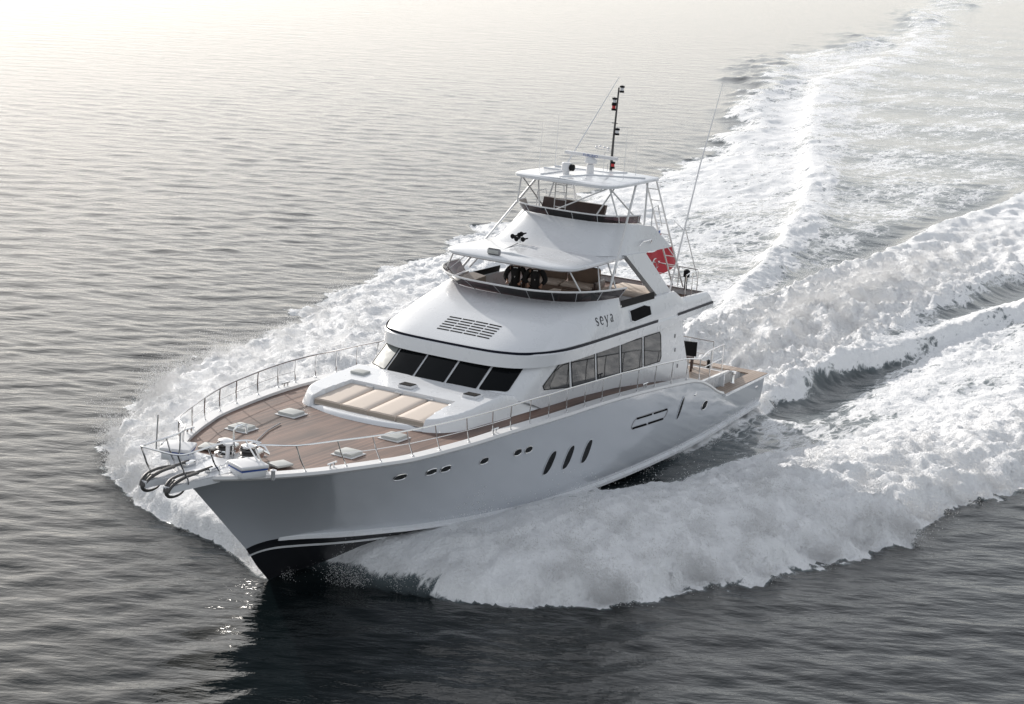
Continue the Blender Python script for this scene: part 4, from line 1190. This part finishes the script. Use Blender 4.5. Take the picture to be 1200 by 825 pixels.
a_out = a_out * (1 + (.055 * e1 + .06 * e2) * ss(1.0, 5, S)) + .35 * e1 * ss(2, 6, S) + (.42 * e0 + .26 * ef) * ss(.5, 3, S) * ss(60, 30, S)
Tn = (A - a_in) / np.maximum(a_out - a_in, .05)
insid = (S > 0) & (A < a_out + .2)
Hc = tab(S, [(0, 0), (.5, .35), (1.5, .62), (3.5, .85), (8, .95), (14, .8), (20, .6), (30, .42), (60, .24), (150, .12), (400, .05), (1500, 0)])
c0 = tab(S, [(0, .15), (1.5, .45), (3, .62), (6, .66), (9, .45), (12, .05), (14, -.15), (23, -.2), (40, .0), (400, 0)])
pk = tab(S, [(0, .5), (3, .35), (6, .45), (14, .5), (30, .7), (60, .86), (3000, .9)])
g = np.where(Tn < pk, c0 + (Hc - c0) * ss(0, 1, np.clip(Tn, 0, 1) / pk), Hc * (1 - .55 * np.clip((Tn - pk) / (1 - pk), 0, 1)))
edge = ss(0, 1, np.clip((a_out - .15 - A) / (.55 + .02 * np.clip(S, 0, 40)), 0, 1)) ** .8
Hc = Hc * np.where(STB, 1.25, 1.0)
H = np.where(insid, g * edge, 0)
# hollow between hull and the thrown sheet
H = np.where((S > 8) & (A < a_in), c0, H)
# stern turbulence and the diverging stern wave
a_r = tab(S, [(22, 2.9), (30, 3.2), (38, 4.3), (47, 6.3), (58, 9.2), (75, 14.5), (90, 20.5), (108, 27.0), (139, 38.0), (161, 41.5), (205, 50), (305, 80), (1000, 230)]) + .35 * e2 + .25 * e1
w_r = tab(S, [(20, .5), (40, .9), (80, 1.6), (150, 3), (400, 8)])
h_r = tab(S, [(22.5, 0), (26, .35), (36, .55), (60, .55), (90, .45), (150, .4), (300, .2), (900, 0)])
dr = (A - a_r) / w_r
ridge = h_r * np.exp(-np.where(dr > 0, dr * 2.1, -dr * .8) ** 2)
# straight edge ridges of the propeller wash
a_e = 2.55 + .012 * np.clip(S - 23, 0, 200) + .18 * e1
h_e = tab(S, [(22.8, 0), (25, .2), (34, .42), (60, .42), (110, .22), (250, 0)])
de = A - a_e
eridge = h_e * np.exp(-np.where(de > 0, de / .85, -de / 1.1) ** 2)
roost = tab(S, [(23, -.35), (26, -.15), (31, .45), (38, .8), (46, .6), (70, .3), (140, .1), (300, 0)]) * np.exp(-(A / 1.7) ** 2) * ((X < -17.6))
H = H + np.where(S > 22.8, ridge + eridge, 0) + np.where(S > 23, roost, 0)
trough = -.28 * np.exp(-((A - (a_e + 1.6)) / 1.2) ** 2) * tab(S, [(23, 0), (26, 1), (60, .7), (150, 0)])
H = H + trough
# transverse undulations behind (long waves crossing the wake)
H = H + .16 * ss(25, 50, S) * ss(400, 150, S) * np.sin(S / 3.3 + A * .22) * (A < a_out) * np.exp(-A / 40)

H = H + tab(S, [(45, 0), (75, .5), (150, .6), (330, .45), (700, 0)]) * np.exp(-((A - a_out + .8) / (1.6 + S * .008)) ** 2) * (.35 + .65 * np.sin(S / 6.5 - A * .30 + 1.5 * e2))
# ---- foam cover 0..1
F = np.zeros_like(X)
Tc = np.clip(Tn, 0, 1)
dens = tab(S, [(0, .7), (.6, .95), (4, 1.08), (24, 1.05), (32, .92), (45, .82), (80, .66), (150, .50), (300, .34), (900, .2)])
inner = tab(S, [(0, 1), (14, .9), (22, .62), (34, .55), (60, .62), (110, .85), (400, .9)])
band = dens * (inner + (1 - inner) * ss(0, .55, Tc)) * ss(0, .10, Tc + (S < 11) * .2)
F = np.where(insid & (A > a_in - .05), band * (.72 + .28 * ss(0, 1, (a_out - .1 - A) / (.55 + .012 * np.clip(S, 0, 200)))) * ss(0, 1, (a_out + .35 - A) / .35), 0)
# between stern wash and the sheet: lace
lace = tab(S, [(11, .0), (13, .05), (16, .22), (20, .42), (30, .62), (60, .60), (150, .50), (300, .3), (900, 0)])
lace = lace * np.where(S > 23, 1 - .65 * np.exp(-((A - a_e - 1.3) / .8) ** 2) * ss(120, 60, S), 1) * np.where(STB & (S > 40), .74, 1)
F = np.where((S > 11) & (A <= a_in + .35 * (a_out - a_in)) & (A < a_out), np.maximum(F, lace), F)
wash = tab(S, [(22.5, .8), (24, 1.0), (45, .98), (80, .72), (150, .55), (400, .3), (1000, 0)]) * ss(.55, -.15, A - a_e - .1 + .30 * e0)
F = np.where(S > 22.6, np.maximum(F, wash), F)
F = np.maximum(F, np.where(S > 22.6, tab(S, [(22.6, .6), (26, .9), (60, .85), (110, .72), (300, .5), (900, 0)]) * np.exp(-np.where(dr > 0, dr * 1.6, dr * .55) ** 2) * (.85 + .5 * e1), 0))
F = F * (1 + .22 * e2 * ss(20, 40, S)) + .16 * e1 * (F > .05) * ss(14, 30, S)
sl_ = fbm(S / 16, A / 1.5, 4, 120)
F = F * (1 + .55 * sl_ * ss(26, 50, S))
# splash close along the aft hull
al = (S > 10) & (S < 24) & (A < a_in)
hullspl = ss(.75, .05, A - a_h + .2 * e1) * ss(13, 18, S)
F = np.where(al, np.maximum(F, .85 * hullspl), F)
H = H + np.where(al, .16 * hullspl, 0)
# sheet next to the forward hull is thin and streaky
thin = (S > .8) & (S < 12) & (A > a_h - .3)
thinf = ss(.55, .0, Tc) * ss(.6, 3, S) * ss(12.5, 9, S)
streak = fbm(Tc * 9 + S * .25, S * .55 - Tc * 3, 4, 91)
F = np.where(thin & insid, F * (1 - thinf * (.36 - .22 * streak)), F)
F = F * np.where(STB, 1, ss(.7, 2.3, S + .6 * e1))
H = H * np.where(STB, 1, .25 + .75 * ss(.5, 2.6, S))
F = np.clip(F, 0, 1.15)

# ---- turbulence relief
bil = lambda x, y, s_: 1 - np.abs(perlin(x, y, s_)) * 1.6
XL = np.where(S > 23, X * .6, X)
tur = (.17 * (bil(XL / 1.9, Y / 1.5, 20) - .6) + .10 * (bil(X / .85, Y / .75, 21) - .6) * ss(1.6, .8, DX * 2.2 / .85 * .6) +
       .085 * (bil(X / .42, Y / .40, 22) - .6) * ss(.30, .18, DX) + .05 * perlin(X / .22, Y / .22, 23) * ss(.2, .12, DX))
turs = tab(S, [(0, .2), (2, .55), (6, 1.0), (14, 1.35), (24, 1.2), (50, .95), (120, .8), (400, .6)])
stern = np.where((S > 23) & (A < a_e + .3), 1.9 * tab(S, [(23, .6), (30, 1.3), (45, 1.2), (80, .6), (400, .3)]), 1.0)
dens_f = ss(.25, 1.0, F)
Zs = wav * (1 - .75 * dens_f) + H + tur * turs * stern * dens_f * (1 - .65 * np.where(thin, thinf, 0))
# keep water below the hull bottom / deck inside the hull outline
inside_hull = (X < 4.2) & (X > -17.5) & (A < a_h - .35)
Zs = np.where(inside_hull, np.minimum(Zs, -.05), Zs)

nx, ny = X.shape
me = bpy.data.meshes.new('sea')
co = np.stack([X.ravel(), Y.ravel(), Zs.ravel()], 1).astype(np.float32)
ii = np.arange(nx * ny).reshape(nx, ny)
q = np.stack([ii[:-1, :-1], ii[1:, :-1], ii[1:, 1:], ii[:-1, 1:]], -1).reshape(-1, 4)
me.vertices.add(len(co)); me.vertices.foreach_set('co', co.ravel())
me.loops.add(q.size); me.loops.foreach_set('vertex_index', q.ravel().astype(np.int32))
me.polygons.add(len(q)); me.polygons.foreach_set('loop_start', np.arange(0, q.size, 4, dtype=np.int32))
me.update(calc_edges=True)
me.polygons.foreach_set('use_smooth', [True] * len(q))
at_ = me.attributes.new('foam', 'FLOAT', 'POINT')
at_.data.foreach_set('value', F.ravel().astype(np.float32))

def sea_material():
    m, n, l, p = new_mat('sea_water')
    out = n['Material Output']
    tc = n.new('ShaderNodeTexCoord')
    # water
    p.inputs['Base Color'].default_value = (.003, .006, .007, 1)
    p.inputs['Roughness'].default_value = .09
    p.inputs['IOR'].default_value = 1.333
    mp = n.new('ShaderNodeMapping'); mp.vector_type = 'TEXTURE'
    mp.inputs['Rotation'].default_value = (0, 0, math.radians(28))
    mp.inputs['Scale'].default_value = (1, 2.6, 1)
    l.new(tc.outputs['Object'], mp.inputs[0])
    n1 = n.new('ShaderNodeTexNoise'); n1.inputs['Scale'].default_value = 3.0; n1.inputs['Detail'].default_value = 4; n1.inputs['Roughness'].default_value = .55
    l.new(mp.outputs[0], n1.inputs['Vector'])
    mpb = n.new('ShaderNodeMapping'); mpb.vector_type = 'TEXTURE'
    mpb.inputs['Rotation'].default_value = (0, 0, math.radians(36))
    mpb.inputs['Scale'].default_value = (1, 3.0, 1)
    l.new(tc.outputs['Object'], mpb.inputs[0])
    n0 = n.new('ShaderNodeTexNoise'); n0.inputs['Scale'].default_value = .75; n0.inputs['Detail'].default_value = 3
    l.new(mpb.outputs[0], n0.inputs['Vector'])
    b0 = n.new('ShaderNodeBump'); b0.inputs['Strength'].default_value = .26; b0.inputs['Distance'].default_value = .30
    l.new(n0.outputs[0], b0.inputs['Height'])
    b1 = n.new('ShaderNodeBump'); l.new(b0.outputs[0], b1.inputs['Normal']); b1.inputs['Strength'].default_value = .40; b1.inputs['Distance'].default_value = .10
    l.new(n1.outputs[0], b1.inputs['Height'])
    l.new(b1.outputs[0], p.inputs['Normal'])
    # foam mask
    at2 = n.new('ShaderNodeAttribute'); at2.attribute_name = 'foam'
    mp2 = n.new('ShaderNodeMapping'); mp2.inputs['Scale'].default_value = (.42, 1.0, .3)
    l.new(tc.outputs['Object'], mp2.inputs[0])
    d1 = n.new('ShaderNodeTexNoise'); d1.inputs['Scale'].default_value = 1.1; d1.inputs['Detail'].default_value = 9; d1.inputs['Roughness'].default_value = .62; d1.inputs['Distortion'].default_value = 1.2
    l.new(mp2.outputs[0], d1.inputs['Vector'])
    # lace: ridged noise
    d2 = n.new('ShaderNodeTexNoise'); d2.inputs['Scale'].default_value = 2.4; d2.inputs['Detail'].default_value = 6; d2.inputs['Roughness'].default_value = .6; d2.inputs['Distortion'].default_value = .6
    l.new(mp2.outputs[0], d2.inputs['Vector'])
    sb = n.new('ShaderNodeMath'); sb.operation = 'SUBTRACT'; sb.inputs[1].default_value = .5
    l.new(d2.outputs[0], sb.inputs[0])
    ab = n.new('ShaderNodeMath'); ab.operation = 'ABSOLUTE'; l.new(sb.outputs[0], ab.inputs[0])
    ml = n.new('ShaderNodeMath'); ml.operation = 'MULTIPLY_ADD'; ml.inputs[1].default_value = 2.6
    l.new(ab.outputs[0], ml.inputs[0]); l.new(d1.outputs[0], ml.inputs[2])      # ~0.5 .. 1.1
    f2 = n.new('ShaderNodeMath'); f2.operation = 'MULTIPLY'; f2.inputs[1].default_value = 1.55
    l.new(at2.outputs['Fac'], f2.inputs[0])
    df = n.new('ShaderNodeMath'); df.operation = 'SUBTRACT'
    l.new(f2.outputs[0], df.inputs[0]); l.new(ml.outputs[0], df.inputs[1])
    mk_ = n.new('ShaderNodeMapRange'); mk_.interpolation_type = 'SMOOTHSTEP'
    mk_.inputs[1].default_value = -.08; mk_.inputs[2].default_value = .26
    l.new(df.outputs[0], mk_.inputs[0])
    # foam shader
    fo = n.new('ShaderNodeBsdfPrincipled')
    fo.inputs['Base Color'].default_value = (.92, .93, .94, 1); fo.inputs['Roughness'].default_value = .85
    fo.inputs['Specular IOR Level'].default_value = .15
    fb_ = n.new('ShaderNodeBump'); fb_.inputs['Strength'].default_value = 1.0; fb_.inputs['Distance'].default_value = .10
    n3 = n.new('ShaderNodeTexNoise'); n3.inputs['Scale'].default_value = 9; n3.inputs['Detail'].default_value = 6; n3.inputs['Roughness'].default_value = .65
    l.new(tc.outputs['Object'], n3.inputs['Vector'])
    l.new(n3.outputs[0], fb_.inputs['Height']); l.new(fb_.outputs[0], fo.inputs['Normal'])
    tl = n.new('ShaderNodeBsdfTranslucent'); tl.inputs[0].default_value = (.85, .88, .9, 1)
    mt = n.new('ShaderNodeMixShader'); mt.inputs[0].default_value = .05
    l.new(fo.outputs[0], mt.inputs[1]); l.new(tl.outputs[0], mt.inputs[2])
    ms = n.new('ShaderNodeMixShader')
    l.new(mk_.outputs[0], ms.inputs[0]); l.new(p.outputs[0], ms.inputs[1]); l.new(mt.outputs[0], ms.inputs[2])
    # aerated water under the foam is paler
    mxc = n.new('ShaderNodeMix'); mxc.data_type = 'RGBA'
    mxc.inputs[6].default_value = (.003, .006, .007, 1); mxc.inputs[7].default_value = (.17, .21, .225, 1)
    l.new(at2.outputs['Fac'], mxc.inputs[0]); l.new(mxc.outputs[2], p.inputs['Base Color'])
    l.new(ms.outputs[0], out.inputs['Surface'])
    return m
me.materials.append(sea_material())
sea = bpy.data.objects.new('sea', me)
SC.collection.objects.link(sea)
sea['kind'] = 'structure'; sea['label'] = 'grey sea with small ripples and the white wake of the yacht'

# ---- spray droplets thrown up by bow and stern
cellA = (np.gradient(XS)[:, None] * np.gradient(YS)[None, :])
lim = (X > -75) & (X < 6) & (A < 22)
outer_d = np.clip(a_out - A, -9, 99)
wgt = np.zeros_like(X)
bowz = (S > .2) & (S < 34) & (A > a_in - .2) & (A < a_out + .05)
wgt += bowz * (1.0 * np.exp(-(outer_d / .9) ** 2) + .35 * ss(.2, .6, Tc)) * tab(S, [(.2, .8), (2, 1.6), (6, 1.3), (16, .9), (26, .5), (34, 0)])
sternz = (S > 23.2) & (S < 70) & (A < a_e + .4)
wgt += sternz * 1.0 * tab(S, [(23, .4), (28, 1.1), (40, 1.2), (55, .5), (70, 0)]) * np.exp(-(A / 2.2) ** 2)
wgt += al * hullspl * .6
clump = fbm(X / .9, Y / .9, 4, 60)
wgt *= np.clip(.25 + 2.6 * clump + .5 * e0, .01, 3) * lim
pr = (wgt * cellA).ravel(); pr /= pr.sum()
ND = 560000
pick = rng.choice(len(pr), ND, p=pr)
px_ = X.ravel()[pick] + (rng.random(ND) - .5) * .2
py_ = Y.ravel()[pick] + (rng.random(ND) - .5) * .2
pz_ = Zs.ravel()[pick]
sp_ = S.ravel()[pick]; ap_ = A.ravel()[pick]; od = outer_d.ravel()[pick]; cl = np.clip(.5 + clump.ravel()[pick], .1, 1.6)
hs_ = np.where(sp_ < 22.6, tab(sp_, [(0, .10), (1.5, .22), (4, .32), (10, .28), (20, .18), (34, .06)]), tab(sp_, [(23, .10), (30, .30), (42, .34), (55, .18), (70, .08)]))
hz_ = (.12 + rng.exponential(1, ND)) * hs_ * cl
hz_ = np.minimum(hz_, 4 * hs_)
# droplets fly outwards with height near the outer edge of the sheet
outw = np.where((sp_ < 22.6), hz_ * .7 * rng.random(ND) + rng.exponential(.13, ND) * np.clip(.4 + 2.5 * clump.ravel()[pick], .1, 2.2), 0) * np.exp(-np.clip(od, 0, 9) / .9)
py_ = py_ + np.sign(py_) * outw
px_ = px_ - outw * .3
pz_ = pz_ + hz_ - .02
rad_ = (.0035 + .011 * rng.random(ND) ** 3) * np.where(sp_ < 3, .75, 1)
base = np.array([[1, 1, 1], [1, -1, -1], [-1, 1, -1], [-1, -1, 1]], float) / 1.2
ang = rng.random((ND, 2)) * 6.283
ca, sa_, cb, sb_ = np.cos(ang[:, 0]), np.sin(ang[:, 0]), np.cos(ang[:, 1]), np.sin(ang[:, 1])
vx = base[None, :, 0] * ca[:, None] - base[None, :, 1] * sa_[:, None]
vy = base[None, :, 0] * sa_[:, None] + base[None, :, 1] * ca[:, None]
vz = base[None, :, 2] + 0 * vx
vy2 = vy * cb[:, None] - vz * sb_[:, None]; vz2 = vy * sb_[:, None] + vz * cb[:, None]
V = np.stack([px_[:, None] + vx * rad_[:, None], py_[:, None] + vy2 * rad_[:, None], pz_[:, None] + vz2 * rad_[:, None]], -1).reshape(-1, 3)
fi = (np.arange(ND)[:, None, None] * 4 + np.array([[0, 1, 2], [0, 3, 1], [0, 2, 3], [1, 3, 2]])[None]).reshape(-1, 3)
ms_ = bpy.data.meshes.new('spray')
ms_.vertices.add(len(V)); ms_.vertices.foreach_set('co', V.astype(np.float32).ravel())
ms_.loops.add(fi.size); ms_.loops.foreach_set('vertex_index', fi.ravel().astype(np.int32))
ms_.polygons.add(len(fi)); ms_.polygons.foreach_set('loop_start', np.arange(0, fi.size, 3, dtype=np.int32))
ms_.update(calc_edges=True)
ms_.polygons.foreach_set('use_smooth', [True] * len(fi))
m, n, l, p = new_mat('spray_drops')
out = n['Material Output']
dfb = n.new('ShaderNodeBsdfDiffuse'); dfb.inputs[0].default_value = (.9, .9, .9, 1)
trl = n.new('ShaderNodeBsdfTranslucent'); trl.inputs[0].default_value = (.9, .9, .9, 1)
mxs = n.new('ShaderNodeMixShader'); mxs.inputs[0].default_value = .5
l.new(dfb.outputs[0], mxs.inputs[1]); l.new(trl.outputs[0], mxs.inputs[2]); l.new(mxs.outputs[0], out.inputs['Surface'])
ms_.materials.append(m)
spray = bpy.data.objects.new('spray', ms_)
SC.collection.objects.link(spray)
spray['kind'] = 'stuff'; spray['label'] = 'white spray thrown up along the bow wave and behind the stern'

# soft mist hanging in the spray: a thin closed shell over the bow wave and the stern plume, filled with drifting vapour
gi = np.where((XS > -48) & (XS < 5.6))[0][::2]; gj = np.where((YS > -17) & (YS < 15))[0][::2]
xs_, ys_, zs_ = X[np.ix_(gi, gj)], Y[np.ix_(gi, gj)], Zs[np.ix_(gi, gj)]
S_, A_, ao_, ai_, T_ = S[np.ix_(gi, gj)], A[np.ix_(gi, gj)], a_out[np.ix_(gi, gj)], a_in[np.ix_(gi, gj)], Tc[np.ix_(gi, gj)]
th_ = tab(S_, [(.3, 0), (1.5, .30), (4, .50), (10, .55), (18, .45), (30, .1), (33, 0)]) * ss(ao_ + .15, ao_ - 1.2, A_) * ss(.30, .72, T_) * (A_ > ai_) * (ys_ < 0)
th_ = np.maximum(th_, tab(S_, [(23.3, 0), (27, .25), (34, .5), (42, .5), (50, .2), (56, 0)]) * np.exp(-(A_ / 1.9) ** 2) * (S_ > 23.3))
th_ = th_ * (.75 + .9 * clump[np.ix_(gi, gj)])
solid = th_ > .05
nv_ = solid.size
bi = np.arange(nv_).reshape(solid.shape); ti = np.where(solid, bi + nv_, bi)
Vm = np.concatenate([np.stack([xs_.ravel(), ys_.ravel(), zs_.ravel() - .03], 1), np.stack([xs_.ravel(), ys_.ravel(), zs_.ravel() + th_.ravel()], 1)])
anyc = solid[:-1, :-1] | solid[1:, :-1] | solid[1:, 1:] | solid[:-1, 1:]
Fm = []
for a_, b_ in zip(*np.where(anyc)):
    q4 = [(a_, b_), (a_ + 1, b_), (a_ + 1, b_ + 1), (a_, b_ + 1)]
    Fm.append(tuple(int(ti[k]) for k in q4)); Fm.append(tuple(int(bi[k]) for k in reversed(q4)))
mm = bpy.data.meshes.new('spray_mist'); mm.from_pydata([tuple(v) for v in Vm.tolist()], [], Fm)
bmx = bmesh.new(); bmx.from_mesh(mm)
bmesh.ops.delete(bmx, geom=[v for v in bmx.verts if not v.link_faces], context='VERTS')
bmx.to_mesh(mm); bmx.free()
m, n, l, p = new_mat('mist')
out = n['Material Output']; n.remove(p)
pv = n.new('ShaderNodeVolumePrincipled'); pv.inputs['Color'].default_value = (.995, .995, .995, 1); pv.inputs['Anisotropy'].default_value = .2
tc = n.new('ShaderNodeTexCoord'); nz = n.new('ShaderNodeTexNoise'); nz.inputs['Scale'].default_value = 2.6; nz.inputs['Detail'].default_value = 6; nz.inputs['Roughness'].default_value = .6
l.new(tc.outputs['Object'], nz.inputs['Vector'])
mr = n.new('ShaderNodeMapRange'); mr.inputs[1].default_value = .47; mr.inputs[2].default_value = .75; mr.inputs[3].default_value = 0; mr.inputs[4].default_value = .9
l.new(nz.outputs[0], mr.inputs[0]); l.new(mr.outputs[0], pv.inputs['Density']); l.new(pv.outputs[0], out.inputs['Volume'])
mm.materials.append(m)
mist = bpy.data.objects.new('spray_mist', mm); SC.collection.objects.link(mist)
mist['kind'] = 'stuff'; mist['label'] = 'fine white mist blown off the bow wave and the stern plume'
SC.cycles.volume_bounces = 16
SC.cycles.max_bounces = 20
SC.cycles.volume_step_rate = 1.0
SC.cycles.volume_max_steps = 256
